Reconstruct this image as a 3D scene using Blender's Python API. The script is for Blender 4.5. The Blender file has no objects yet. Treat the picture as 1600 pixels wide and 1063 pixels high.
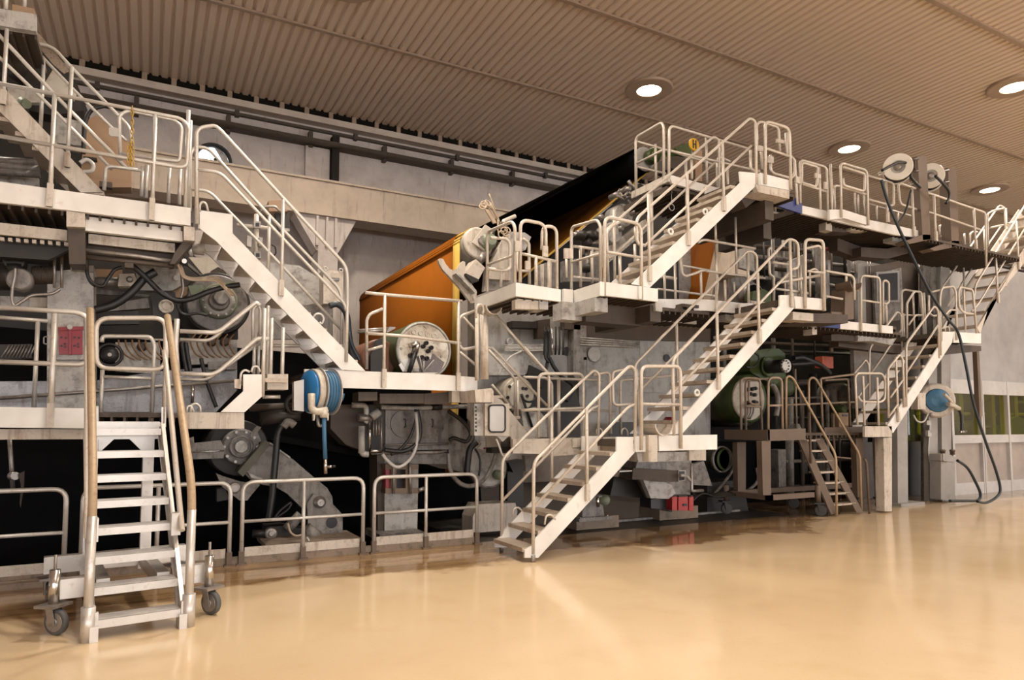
import bpy, math, random
from mathutils import Vector, Matrix
random.seed(7)
V=Vector
# ---------------------------------------------------------------- camera model (turns a picture point into a point of a plane in the hall)
F=1067.0; YH=665.0; H=1.7; PIT=math.radians(3.8); CX=800.0; CY=YH-F*math.tan(PIT)
YAW=math.atan2(2000.0,F)
FW=(math.cos(YAW),math.sin(YAW)); RT=(math.sin(YAW),-math.cos(YAW))
def ray(x,y):
    u=(x-CX)/F; v=-(y-CY)/F; c,s=math.cos(PIT),math.sin(PIT); h=c-v*s
    return V((FW[0]*h+RT[0]*u, FW[1]*h+RT[1]*u, s+v*c))
def P(x,y,Y):
    r=ray(x,y); t=Y/r.y; return V((r.x*t,Y,H+r.z*t))
def PZ(x,y,z):
    r=ray(x,y); t=(z-H)/r.z; return V((r.x*t,r.y*t,z))
def PX(x,y,X):
    r=ray(x,y); t=X/r.x; return V((X,r.y*t,H+r.z*t))
def mpp(x,y,Y):                       # metres per picture point at that place
    r=ray(x,y); return (Y/r.y)/F
def view(ox,oy,s):
    def f(*pts):
        out=[(ox+p[0]/s,oy+p[1]/s)+tuple(p[2:]) for p in pts]
        return out
    return f
Z1=view(0,0,3.995); Z2=view(0,240,3.995); Z3=view(0,460,3.995); Z4=view(0,700,3.43); Z5=view(280,160,3.995)
Z6=view(270,400,3.995); Z7=view(270,620,3.995); Z8=view(560,560,3.22); Z9=view(660,280,3.995); Z10=view(540,360,4.09)
Z11=view(940,170,3.995); Z12=view(940,360,3.995); Z13=view(740,540,3.665); Z14=view(1100,540,3.665)
Z15=view(1250,220,4.089); Z16=view(1300,400,3.797)
V2=view(980,340,5.904); V3=view(1220,380,5.315); V4=view(1430,280,5.317); V5=view(440,560,5.595); V6=view(900,680,6.154)
V7=view(0,380,10.63); V8=view(130,380,5.925); V9=view(560,600,5.904); V10=view(740,460,4.43); V11=view(700,300,7.0875)
V12=view(960,190,8.856); V13=view(1360,230,10.63); V14=view(280,650,5.06); V15=view(590,490,9.66); V16=view(1080,530,6.645)
Z17=view(0,100,4.43); Z18=view(1370,540,4.087)

# ---------------------------------------------------------------- materials
MATS={}
def material(name,base,rough=.5,metal=0.0,dirt=None,amt=.5,scale=6.0,streak=None,samt=.5,bump=0.0,var=.12,spec=.5):
    m=bpy.data.materials.new(name); m.use_nodes=True; nt=m.node_tree; N=nt.nodes; L=nt.links
    b=N['Principled BSDF']; b.inputs['Roughness'].default_value=rough; b.inputs['Metallic'].default_value=metal
    b.inputs['Specular IOR Level'].default_value=spec
    geo=N.new('ShaderNodeNewGeometry')
    col=N.new('ShaderNodeRGB'); col.outputs[0].default_value=(*base,1); cur=col.outputs[0]
    def noise(sc,det=5,st=(1,1,1)):
        mp=N.new('ShaderNodeMapping'); mp.inputs['Scale'].default_value=st; L.new(geo.outputs['Position'],mp.inputs[0])
        n=N.new('ShaderNodeTexNoise'); n.inputs['Scale'].default_value=sc; n.inputs['Detail'].default_value=det
        n.inputs['Roughness'].default_value=.65
        L.new(mp.outputs[0],n.inputs['Vector']); return n.outputs['Fac']
    def mix(fac,a,bc):
        mx=N.new('ShaderNodeMix'); mx.data_type='RGBA'; L.new(fac,mx.inputs['Factor']); L.new(a,mx.inputs['A'])
        if isinstance(bc,tuple): mx.inputs['B'].default_value=(*bc,1)
        else: L.new(bc,mx.inputs['B'])
        return mx.outputs['Result']
    def ramp(f,a,b_,hi=1.0):
        r=N.new('ShaderNodeMapRange'); r.inputs['From Min'].default_value=a; r.inputs['From Max'].default_value=b_
        r.inputs['To Min'].default_value=0; r.inputs['To Max'].default_value=hi; L.new(f,r.inputs['Value']); return r.outputs[0]
    if var:
        cur=mix(ramp(noise(1.7,3),.3,.75,1.0),cur,tuple(c*(1-var*2) for c in base))
    if dirt:
        cur=mix(ramp(noise(scale,7),.62-.22*amt,.78-.12*amt,min(1,.5+amt*.5)),cur,dirt)
    if dirt and amt>=.35:
        cur=mix(ramp(noise(scale*5,6),.58,.72,.55),cur,dirt)
    if streak:
        cur=mix(ramp(noise(9,5,(1,1,.12)),.62-.2*samt,.82-.15*samt,.85),cur,streak)
    L.new(cur,b.inputs['Base Color'])
    if bump:
        bp=N.new('ShaderNodeBump'); bp.inputs['Strength'].default_value=bump; bp.inputs['Distance'].default_value=.02
        L.new(noise(scale*4,4),bp.inputs['Height']); L.new(bp.outputs[0],b.inputs['Normal'])
    MATS[name]=m; return m
RAIL=material('worn_rail_paint',(.66,.60,.53),.42,.25,(.25,.14,.07),.28,26,None,.5)
RAILL=material('grey_worn_rail',(.66,.63,.59),.36,.35,(.24,.16,.1),.25,26)
RAILW=material('clean_rail_metal',(.66,.61,.55),.38,.35,(.3,.2,.12),.18,26)
WOODY=material('ochre_grimed_rail',(.46,.34,.22),.5,.1,(.25,.15,.08),.45,22)
WHITE=material('white_beam_paint',(.82,.80,.77),.42,0,(.5,.4,.3),.06,9)
DWHITE=material('stained_white_paint',(.60,.54,.47),.5,0,(.20,.13,.08),.35,8,(.22,.14,.09),.45)
LGREY=material('light_grey_machine_paint',(.47,.455,.435),.45,0,(.11,.085,.07),.62,7,(.14,.11,.09),.22)
GREY=material('grey_machine_paint',(.26,.24,.225),.45,0,(.045,.035,.028),.65,8,(.05,.038,.03),.6)
DGREY=material('grimed_dark_steel',(.025,.022,.02),.5,.15,(.02,.017,.015),.5,7,(.03,.022,.018),.5)
BROWN=material('grime_brown_steel',(.075,.055,.042),.6,0,(.045,.03,.022),.5,7,(.05,.033,.023),.6)
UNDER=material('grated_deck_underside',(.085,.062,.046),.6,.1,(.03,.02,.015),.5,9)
BLACK=material('black_roll_and_shade',(.007,.007,.008),.85,0,None,var=.2,spec=.05)  # black of the felt roll shell, and of sheets that carry painted shade
BLACKFELT=material('black_felt',(.008,.007,.006),1,0,(.016,.010,.006),.4,3,spec=0)
RUBBER=material('black_rubber',(.014,.014,.016),.45,0,(.05,.04,.035),.2,12)
GREEN=material('green_gear_paint',(.055,.085,.02),.45,0,(.03,.03,.02),.45,8)
PGREEN=material('pale_green_paint',(.22,.26,.18),.5,0,(.2,.16,.12),.4,8)
ORANGE=material('orange_felt',(.27,.078,.002),.9,0,None,var=.08,bump=.05,scale=30,spec=.15)
OBROWN=material('brown_felt_edge',(.20,.075,.008),.9,0,(.06,.03,.01),.4,3,spec=.1)
YEDGE=material('yellow_felt_edge',(.62,.40,.09),.9,0,None,spec=.15)
BLUE=material('blue_panel_paint',(.013,.032,.19),.4,0,(.05,.06,.14),.15,10)
REELW=material('clean_reel_white',(.84,.80,.72),.35,0,(.6,.5,.4),.1,8)
DOME=material('dusty_blue_dome',(.03,.14,.27),.4,0,(.12,.2,.24),.35,7)
RBLUE=material('reel_blue_plastic',(.012,.16,.42),.3,0,(.08,.15,.22),.25,6)
HBLUE=material('blue_hose_rubber',(.045,.15,.28),.5,0,(.02,.06,.08),.35,20)
NAVY=material('dark_blue_hose_rubber',(.012,.022,.032),.4,0)
RED=material('red_enamel',(.42,.022,.02),.4,0,(.05,.02,.02),.4,8)
DRED=material('dark_red_cabinet_paint',(.26,.02,.035),.4,0,(.06,.02,.02),.3,8)
ORED=material('orange_red_jack_paint',(.42,.08,.04),.45,0,(.08,.03,.02),.4,8)
TAN=material('tan_machine_cover',(.36,.23,.14),.55,0,(.2,.12,.07),.3,5)
CREAM=material('cream_cover_plate',(.58,.535,.46),.45,.1,(.28,.18,.10),.5,7,(.4,.28,.18),.3)
CHROME=material('bright_steel',(.62,.60,.57),.22,.95,(.2,.17,.14),.25,12)
STEEL=material('dull_steel',(.36,.33,.31),.4,.6,(.12,.09,.07),.45,10)
CASTW=material('grey_caster_rubber',(.10,.10,.10),.6,0,(.2,.17,.14),.3,14)
ALU=material('brushed_aluminium',(.66,.63,.60),.38,.55,(.35,.27,.2),.25,14)
TREAD=material('worn_tread_aluminium',(.52,.44,.36),.5,.3,(.22,.15,.10),.45,14)
YELLOW=material('yellow_sign_paint',(.75,.42,.02),.5,0)
CHAINY=material('yellow_chain_plastic',(.45,.27,.03),.5,0)
INK=material('dark_sign_ink',(.02,.02,.025),.5,0,var=0)
PLATEINK=material('label_plate_ink',(.10,.09,.12),.5,0,var=0)
CONC=material('stained_concrete',(.26,.20,.15),.7,0,(.06,.045,.03),.5,7,bump=.15)
CANDY=material('pale_twine',(.55,.43,.32),.8,0)
PANE=material('frosted_grey_window',(.52,.50,.48),.25,0)
PIPE=material('dark_wall_pipe',(.085,.066,.05),.6,.1,(.04,.03,.02),.4,8)
COL=material('grey_column_paint',(.33,.315,.30),.5,0,(.2,.17,.15),.3,3)
BROWNPOST=material('brown_steel_post',(.155,.11,.08),.55,.1,(.14,.09,.06),.4,8)

def emission(name,col,s):
    m=bpy.data.materials.new(name); m.use_nodes=True; nt=m.node_tree; nt.nodes.clear()
    e=nt.nodes.new('ShaderNodeEmission'); e.inputs[0].default_value=(*col,1); e.inputs[1].default_value=s
    o=nt.nodes.new('ShaderNodeOutputMaterial'); nt.links.new(e.outputs[0],o.inputs[0]); return m
LAMP=emission('lamp_glow',(1.0,.84,.62),14.0)

# ---------------------------------------------------------------- mesh builder
def fillet(pts,f,closed=False,n=5):
    if f<=0 or len(pts)<3: return list(pts)
    out=[]; N=len(pts)
    for i,p in enumerate(pts):
        if not closed and i in (0,N-1): out.append(p); continue
        a=pts[i-1]; b=pts[(i+1)%N]; da=(a-p); db=(b-p); la,lb=da.length,db.length
        if la<1e-6 or lb<1e-6: continue
        d=min(f,la*.48,lb*.48); s=p+da/la*d; e=p+db/lb*d
        for k in range(n+1):
            t=k/n; out.append(s*(1-t)**2+p*2*t*(1-t)+e*t*t)
    return out
def spline(pts,n=8):
    out=[]; N=len(pts)
    for i in range(N-1):
        p0=pts[max(i-1,0)]; p1=pts[i]; p2=pts[i+1]; p3=pts[min(i+2,N-1)]
        for k in range(n):
            t=k/n; out.append(.5*((2*p1)+(p2-p0)*t+(2*p0-5*p1+4*p2-p3)*t*t+(3*p1-p0-3*p2+p3)*t**3))
    out.append(pts[-1]); return out
class M:
    def __init__(s): s.v=[]; s.f=[]; s.sm=[]
    def add(s,vs,fs,smooth=False):
        o=len(s.v); s.v+= [V(p) for p in vs]
        for f in fs: s.f.append([o+i for i in f]); s.sm.append(smooth)
        return s
    def prism(s,poly,vec):
        n=len(poly); vec=V(vec); vs=[V(p) for p in poly]+[V(p)+vec for p in poly]
        fs=[list(range(n))[::-1],list(range(n,2*n))]+[[i,(i+1)%n,n+(i+1)%n,n+i] for i in range(n)]
        return s.add(vs,fs)
    def pp(s,px,Y,dy): return s.prism([P(q[0],q[1],Y) for q in px],(0,dy,0))
    def box(s,x0,x1,y0,y1,z0,z1):
        return s.prism([(x0,y0,z0),(x1,y0,z0),(x1,y0,z1),(x0,y0,z1)],(0,y1-y0,0))
    def bar(s,p,q,w,h,up=(0,0,1)):
        p,q=V(p),V(q); d=(q-p).normalized(); u=V(up); sd=d.cross(u)
        if sd.length<1e-4: sd=d.cross(V((0,1,0)))
        sd.normalize(); u=sd.cross(d).normalized(); a,b=sd*w/2,u*h/2
        return s.prism([p-a-b,p+a-b,p+a+b,p-a+b],q-p)
    def tube(s,pts,r,fil=0,n=8,closed=False,cap=True):
        pts=[V(p) for p in pts]; pts=fillet(pts,fil,closed)
        q=[pts[0]]
        for p in pts[1:]:
            if (p-q[-1]).length>1e-4: q.append(p)
        if closed and (q[0]-q[-1]).length<1e-4: q.pop()
        pts=q; N=len(pts)
        if N<2: return s
        tang=[]
        for i in range(N):
            if closed: t=pts[(i+1)%N]-pts[i-1]
            else: t=pts[min(i+1,N-1)]-pts[max(i-1,0)]
            tang.append(t.normalized() if t.length>1e-9 else V((0,0,1)))
        u=tang[0].orthogonal().normalized(); vs=[]
        for i in range(N):
            u=(u-tang[i]*u.dot(tang[i])); u=u.normalized() if u.length>1e-6 else tang[i].orthogonal().normalized()
            w=tang[i].cross(u)
            for k in range(n):
                a=2*math.pi*k/n; vs.append(pts[i]+(u*math.cos(a)+w*math.sin(a))*r)
        fs=[]
        for i in range(N if closed else N-1):
            j=(i+1)%N
            for k in range(n): fs.append([i*n+k,i*n+(k+1)%n,j*n+(k+1)%n,j*n+k])
        o=len(s.v); s.add(vs,fs,True)
        if cap and not closed:
            s.f.append([o+k for k in range(n)][::-1]); s.sm.append(False)
            s.f.append([o+(N-1)*n+k for k in range(n)]); s.sm.append(False)
        return s
    def lathe(s,p,axis,prof,n=28,cap=True):
        p=V(p); ax=V(axis).normalized(); u=ax.orthogonal().normalized(); w=ax.cross(u); vs=[]; fs=[]
        for (r,t) in prof:
            for k in range(n):
                a=2*math.pi*k/n; vs.append(p+ax*t+(u*math.cos(a)+w*math.sin(a))*r)
        o=len(s.v); s.v+=vs
        for i in range(len(prof)-1):
            dr=abs(prof[i+1][0]-prof[i][0]); dt=abs(prof[i+1][1]-prof[i][1])
            for k in range(n):
                s.f.append([o+i*n+k,o+i*n+(k+1)%n,o+(i+1)*n+(k+1)%n,o+(i+1)*n+k]); s.sm.append(dt>dr*.3)
        if cap:
            if prof[0][0]>1e-5: s.f.append([o+k for k in range(n)][::-1]); s.sm.append(False)
            if prof[-1][0]>1e-5: s.f.append([o+(len(prof)-1)*n+k for k in range(n)]); s.sm.append(False)
        return s
    def cyl(s,p,q,r,r2=None,n=24):
        p,q=V(p),V(q); L=(q-p).length
        return s.lathe(p,q-p,[(r,0),(r if r2 is None else r2,L)],n)
    def ring(s,c,axis,R,r,n=28,m=8):
        c=V(c); ax=V(axis).normalized(); u=ax.orthogonal().normalized(); w=ax.cross(u)
        return s.tube([c+(u*math.cos(2*math.pi*k/n)+w*math.sin(2*math.pi*k/n))*R for k in range(n)],r,0,m,True)
    def sheet(s,a,b,c,d,t):
        a,b,c,d=map(V,(a,b,c,d)); nrm=(b-a).cross(d-a).normalized()*t
        return s.prism([a,b,c,d],nrm)
C=bpy.context.scene.collection
THINGS=[]
def mesh_obj(name,m,mat,parent=None):
    me=bpy.data.meshes.new(name); me.from_pydata([tuple(v) for v in m.v],[],m.f); me.update()
    me.polygons.foreach_set('use_smooth',m.sm); me.materials.append(mat)
    o=bpy.data.objects.new(name,me); C.objects.link(o)
    if parent is not None: o.parent=parent
    return o
def fix_normals(me):
    import bmesh
    b=bmesh.new(); b.from_mesh(me); bmesh.ops.recalc_face_normals(b,faces=b.faces); b.to_mesh(me); b.free()
def T(name,label,cat,group=None):
    o=bpy.data.objects.new(name,None); o.empty_display_size=.2; C.objects.link(o)
    o['label']=label; o['category']=cat
    if group: o['group']=group
    THINGS.append(o); return o
def part(th,name,mat,m,label=None):
    o=mesh_obj(name,m,mat,th)
    if label: o['label']=label
    return o
def solo(name,label,cat,mat,m,group=None,kind=None):
    o=mesh_obj(name,m,mat); o['label']=label; o['category']=cat
    if group: o['group']=group
    if kind: o['kind']=kind
    THINGS.append(o); return o
def struct(name,mat,m,label=None,cat=None):
    o=mesh_obj(name,m,mat); o['kind']='structure'; o['label']=label or name.replace('_',' '); o['category']=cat or name.split('_')[0]
    return o
def finish():
    for o in list(bpy.data.objects):
        if o.type=='MESH': fix_normals(o.data)
    for t in THINGS:
        ms=[t] if t.type=='MESH' else []
        def rec(o):
            for c in o.children:
                if c.type=='MESH': ms.append(c)
                rec(c)
        rec(t)
        lo=V((1e9,)*3); hi=V((-1e9,)*3)
        for o in ms:
            for v in o.data.vertices:
                for k in range(3): lo[k]=min(lo[k],v.co[k]); hi[k]=max(hi[k],v.co[k])
        if not ms: continue
        base=V(((lo.x+hi.x)/2,(lo.y+hi.y)/2,lo.z)); t.location=base
        done=set()
        for o in ms:
            if o.data.name in done: continue
            done.add(o.data.name); o.data.transform(Matrix.Translation(-base))
# convenience -------------------------------------------------------------
def L3(pts,Y): return [P(p[0],p[1],p[2] if len(p)>2 else Y) for p in pts]
def rail(th,pts,Y,r=.023,fil=.1,name='rail',mat=None,shift=0):
    q=[p+V((0,shift,0)) for p in L3(pts,Y)]
    return part(th,name,mat or RAIL,M().tube(q,r,fil))
def post(th,x0,y0,y1,Y,r=.023,mat=None,sock=0,x1=None,shift=0):
    a=P(x0,y0,Y); b=P(x0 if x1 is None else x1,y1,Y); X=(a.x+b.x)/2
    a.x=b.x=X; a.y+=shift; b.y+=shift
    o=part(th,'post',mat or RAIL,M().tube([b,a],r))
    if sock:
        part(o,'post_bracket',DWHITE,M().box(X-.029,X+.029,b.y-.03,b.y+.01,b.z,b.z+sock))
    return o
def panel(th,name,mat,px,Y,dy,label=None): return part(th,name,mat,M().pp(px,Y,dy),label)
def cable(pts,Y,r,mat,label,name='cable',cat='cable',n=6,group=None):
    return solo(name,label,cat,mat,M().tube(spline(L3(pts,Y)),r,0,n),group)
def cable_part(th,name,pts,Y,r,mat): return part(th,name,mat,M().tube(spline(L3(pts,Y)),r,0,6))
def disc(th,name,mat,c,Y,rpx,prof,label=None,n=32):
    """prof: list of (radius fraction, depth in metres toward -Y)"""
    p=P(c[0],c[1],Y); R=rpx*mpp(c[0],c[1],Y)
    return part(th,name,mat,M().lathe(p,(0,-1,0),[(a*R,t) for a,t in prof],n),label)
def bolts(th,c,Y,rpx,k,rb,mat=None,t=.03,a0=0.0):
    p=P(c[0],c[1],Y); R=rpx*mpp(c[0],c[1],Y)
    for i in range(k):
        a=a0+2*math.pi*i/k; q=p+V((R*math.cos(a),0,R*math.sin(a))); part(th,'bolt',mat or STEEL,M().cyl(q+V((0,.01,0)),q+V((0,-t,0)),rb,n=8))
def stairs(th,poly,t0,t1,n,Yf,Yb,rails=(),mids=(),posts=(),mat=WHITE,both=True,loops=(),tread_depth=.24,railmat=None,th_s=.03,back_posts=True):
    q=[P(x,y,Yf) for x,y in poly]; w=Yb-Yf
    part(th,'stringer',mat,M().prism(q,(0,th_s,0)))
    part(th,'stringer',mat,M().prism([p+V((0,w-th_s,0)) for p in q],(0,th_s,0)))
    a=P(*t0,Yf); b=P(*t1,Yf)
    for i in range(n):
        p=a+(b-a)*(i/(n-1)); s=1 if b.x>a.x else -1
        m=M().box(p.x-tread_depth/2,p.x+tread_depth/2,Yf+th_s,Yb-th_s,p.z-.05,p.z)
        part(th,'tread',TREAD,m)
    for r_ in rails:
        rail(th,r_,Yf,name='handrail',mat=railmat)
        if both: rail(th,r_,Yf,name='handrail',mat=railmat,shift=w)
    for r_ in mids:
        rail(th,r_,Yf,r=.02,name='mid_rail',mat=railmat)
        if both: rail(th,r_,Yf,r=.02,name='mid_rail',mat=railmat,shift=w)
    for x,y0,y1 in posts:
        post(th,x,y0,y1,Yf-.04 if False else Yf-.025,mat=railmat,sock=.22)
        if both and back_posts: post(th,x,y0,y1-6,Yf,mat=railmat,shift=w+.025)
    for lp in loops:
        rail(th,lp,Yf,r=.013,fil=.05,name='grab_loop',mat=railmat); rail(th,lp,Yf,r=.013,fil=.05,name='grab_loop',mat=railmat,shift=w)
def deck(th,x0,x1,y0,y1,z,t=.05,ribs=True):
    """grated deck with cross ribs below"""
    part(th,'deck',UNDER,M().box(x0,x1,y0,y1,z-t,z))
    if ribs:
        m=M(); k=max(2,int((x1-x0)/.12))
        for i in range(k+1):
            x=x0+(x1-x0)*i/k; m.box(x-.012,x+.012,y0+.01,y1-.01,z-t-.05,z-t+.005)
        part(th,'deck_ribs',UNDER,m)
# ================================================================ SETTING
CEIL=10.0; WALLY=18.0
def floor_material():
    m=bpy.data.materials.new('beige_epoxy_floor'); m.use_nodes=True; nt=m.node_tree; N=nt.nodes; L=nt.links
    b=N['Principled BSDF']; g=N.new('ShaderNodeNewGeometry')
    def noise(sc,det=4,st=(1,1,1)):
        mp=N.new('ShaderNodeMapping'); mp.inputs['Scale'].default_value=st; L.new(g.outputs['Position'],mp.inputs[0])
        n=N.new('ShaderNodeTexNoise'); n.inputs['Scale'].default_value=sc; n.inputs['Detail'].default_value=det; L.new(mp.outputs[0],n.inputs['Vector']); return n.outputs['Fac']
    def rng(f,a,b_,lo=0,hi=1):
        r=N.new('ShaderNodeMapRange'); r.inputs[1].default_value=a; r.inputs[2].default_value=b_; r.inputs[3].default_value=lo; r.inputs[4].default_value=hi; L.new(f,r.inputs[0]); return r.outputs[0]
    def math_(op,a,b_):
        x=N.new('ShaderNodeMath'); x.operation=op
        for i,q in enumerate((a,b_)):
            if isinstance(q,(int,float)): x.inputs[i].default_value=q
            else: L.new(q,x.inputs[i])
        return x.outputs[0]
    def mix(f,a,c):
        x=N.new('ShaderNodeMix'); x.data_type='RGBA'; L.new(f,x.inputs['Factor'])
        for nm,q in (('A',a),('B',c)):
            if isinstance(q,tuple): x.inputs[nm].default_value=(*q,1)
            else: L.new(q,x.inputs[nm])
        return x.outputs['Result']
    base=mix(rng(noise(.35,5),.3,.7),(.69,.54,.355),(.63,.47,.29))
    base=mix(rng(noise(2.2,6),.52,.72,0,.14),base,(.50,.31,.15))
    base=mix(rng(noise(40,3),.6,.75,0,.18),base,(.40,.25,.13))
    s=N.new('ShaderNodeSeparateXYZ'); L.new(g.outputs['Position'],s.inputs[0])
    # spilled water along the machine: a ragged puddle with its own outline
    edge=math_('ADD',math_('MULTIPLY',math_('SUBTRACT',noise(.5,4),.5),3.0),math_('MULTIPLY',math_('SUBTRACT',noise(2.6,4),.5),.6))
    xr=rng(s.outputs['X'],9.5,13.5,0,2.2)
    xl=rng(s.outputs['X'],-2.0,2.5,.9,0)
    d=math_('SUBTRACT',math_('SUBTRACT',math_('SUBTRACT',math_('ADD',s.outputs['Y'],edge),xr),7.72),math_('MULTIPLY',xl,-.25))
    wet=rng(d,-.08,.12)
    streaks=rng(noise(3,5,(.35,2.2,1)),.35,.7)
    wetc=mix(streaks,(.17,.09,.035),(.36,.23,.115))
    col=mix(math_('MULTIPLY',wet,.9),base,wetc)
    grime=rng(math_('ADD',s.outputs['Y'],math_('MULTIPLY',math_('SUBTRACT',noise(1.6,5),.5),.8)),8.7,9.1,0,.75)
    col=mix(math_('MULTIPLY',grime,rng(s.outputs['X'],3.5,5.5)),col,(.10,.065,.04))
    L.new(col,b.inputs['Base Color'])
    rough=math_('ADD',math_('MULTIPLY',rng(noise(1.2,5),.3,.7),.08),.11)
    L.new(math_('SUBTRACT',rough,math_('MULTIPLY',wet,.07)),b.inputs['Roughness'])
    bp=N.new('ShaderNodeBump'); bp.inputs['Strength'].default_value=.05; bp.inputs['Distance'].default_value=.01
    L.new(noise(3.5,3),bp.inputs['Height']); L.new(bp.outputs[0],b.inputs['Normal'])
    return m
struct('floor',floor_material(),M().box(-14,60,-16,9.12,-.3,0).box(11.0,60,9.12,18,-.3,-.0005),'glossy beige epoxy hall floor with wet brown patches')
PIT_M=material('shade_dark_pit_concrete',(.016,.015,.014),.7,0,None,var=.1)  # concrete set near black, the pit's lack of light put into its colour
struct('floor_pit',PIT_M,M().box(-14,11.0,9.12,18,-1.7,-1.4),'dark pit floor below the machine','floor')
struct('floor_ledge',material('dark_ledge_concrete',(.03,.024,.02),.5,0,(.012,.01,.009),.5,5),M().box(4.3,11.0,9.12,18,-.3,-.01),'dark concrete under the machine','floor')  # near-black ledge surface beyond the kerb line
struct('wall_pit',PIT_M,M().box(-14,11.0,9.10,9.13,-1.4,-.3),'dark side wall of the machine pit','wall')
PLASTER=material('dusty_plaster_wall',(.62,.555,.52),.85,0,(.42,.34,.29),.35,1.6,(.26,.2,.165),.25,bump=.25)
struct('wall_back',PLASTER,M().box(-14,60,WALLY,WALLY+.3,-1.7,CEIL+.2),'dusty plaster back wall of the machine hall')
PANELB=material('wall_panel_band',(.42,.365,.34),.8,0,(.3,.24,.2),.3,2)
struct('wall_left_blocker',PLASTER,M().box(-14.3,-14,-16,18.3,-.3,CEIL+.3),'unseen plaster end wall added at the near end to darken the ceiling')  # unseen wall added to keep world light off the ceiling
struct('wall_right_blocker',PLASTER,M().box(60,60.3,-16,18.3,-.3,CEIL+.3),'unseen plaster end wall added at the far end to block side light')  # matching unseen wall added to close the far end to world light
struct('wall_front_blocker',PLASTER,M().box(-14,60,-16.3,-16,5.6,CEIL+.3).box(-14,60,-16.3,-16,-.3,.9),'unseen wall added on the aisle side to narrow the daylight opening')  # unseen header and sill added to flatten the world light coming in
# corrugated ceiling
CEILM=material('corrugated_ceiling_paint',(.62,.50,.40),.45,.0,None,var=0,spec=.4)
m=M(); pit=.20; x=-14.0
prof=[]
while x<60:
    prof+= [(x,CEIL),(x+.035,CEIL),(x+.06,CEIL-.045),(x+.175,CEIL-.045)]; x+=pit
prof.append((x,CEIL))
y0,y1=-16.0,WALLY
vs=[]; fs=[]
for px_,pz_ in prof: vs+= [(px_,y0,pz_),(px_,y1,pz_)]
for i in range(len(prof)-1): fs.append([2*i,2*i+1,2*i+3,2*i+2])
m.add(vs,fs); struct('ceiling',CEILM,m,'brown corrugated metal ceiling')
struct('ceiling_slab',CEILM,M().box(-14,60,-16,18.3,CEIL+.02,CEIL+.3),'roof deck above the corrugated sheets','ceiling')
TRIMM=material('ceiling_joint_strip',(.36,.265,.195),.5,.05,(.2,.14,.1),.3,3)
for i,yj in enumerate((14.0,10.75,7.4,3.9,.4,-3.1)):
    struct('trim_%d'%(i+1),TRIMM,M().box(-14,60,yj-.045,yj+.045,CEIL-.09,CEIL-.045),'thin joint strip across the corrugated ceiling','trim')
# cornice with vent slots
m=M().box(-14,60,WALLY-.30,WALLY,CEIL-.38,CEIL-.22).box(-14,60,WALLY-.34,WALLY-.28,CEIL-.40,CEIL-.35)
struct('trim_7',material('cornice_paint',(.62,.54,.46),.7,0,(.42,.34,.27),.3,2),m,'pale cornice ledge along the back wall','trim')
m=M(); x=-14.0
while x<60: m.box(x,x+.11,WALLY-.29,WALLY-.2,CEIL-.23,CEIL-.045); x+=.62
struct('trim_8',TRIMM,m,'ribs between the vent slots under the ceiling','trim')
struct('trim_9',material('vent_slot_dark',(.012,.01,.008),.9,spec=.1),M().box(-14,60,WALLY-.22,WALLY-.18,CEIL-.23,CEIL+.0),'dark vent slots under the ceiling','trim')
struct('trim_10',PIPE,M().box(-14,60,WALLY-.1,WALLY,CEIL-.54,CEIL-.47),'dark rail below the cornice','trim')
m=M(); x=-13.3
while x<60: m.box(x,x+.1,WALLY-.14,WALLY,CEIL-.58,CEIL-.42); x+=3.0
struct('trim_11',PIPE,m,'small brackets on the dark wall rail','trim')
# wall pipe on brackets
pz=P(300,183,17.6).z
th=T('wall_pipe','long dark pipe run on brackets along the back wall under the cornice','pipe')
part(th,'pipe',PIPE,M().tube([(-8,17.62,pz),(40,17.62,pz)],.075,0,10).box(-8,40,17.55,17.98,pz-.03,pz+.05))
for k in range(18):
    x=-4.45+k*2.0
    part(th,'pipe_bracket',PIPE,M().box(x-.05,x+.05,17.8,18,pz-.1,pz+.33))
# crane runway beam and its columns
BEAMM=material('tan_concrete_beam',(.55,.45,.36),.75,0,(.38,.29,.22),.3,2,(.26,.19,.14),.25,bump=.1)
zt=7.66; zb=6.82
struct('beam_crane',BEAMM,M().box(-14,40,16.6,17.3,zb,zt).box(-14,40,16.55,17.35,zt,zt+.05),'long tan concrete crane beam across the back wall','beam')
for i,(xa) in enumerate((3.43,13.7,-6.8)):
    m=M().box(xa,xa+.62,17.86,18.1,zt-.3,9.0)
    struct('column_%d'%(2*i+1),PLASTER,m,'plaster column above the crane beam','column')
    m=M().box(xa+.12,xa+.60,16.7,17.5,-1.5,zb-.85)
    m.prism([(xa-.45,16.72,zb),(xa+1.05,16.72,zb),(xa+.62,16.72,zb-.85),(xa+.08,16.72,zb-.85)],(0,.55,0))
    for q in (.05,.28,.5): m.box(xa+q,xa+q+.06,16.62,16.8,zb-.75,zb-.02)
    struct('column_%d'%(2*i+2),PLASTER,m,'column with a flared head under the crane beam','column')
    struct('trim_%d'%(20+i),material('dark_wall_gap_%d'%i,(.02,.016,.013),.9),M().box(xa+.66,xa+.84,17.7,18.02,-1,9.35),'dark vertical gap beside the wall column','trim')
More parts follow.
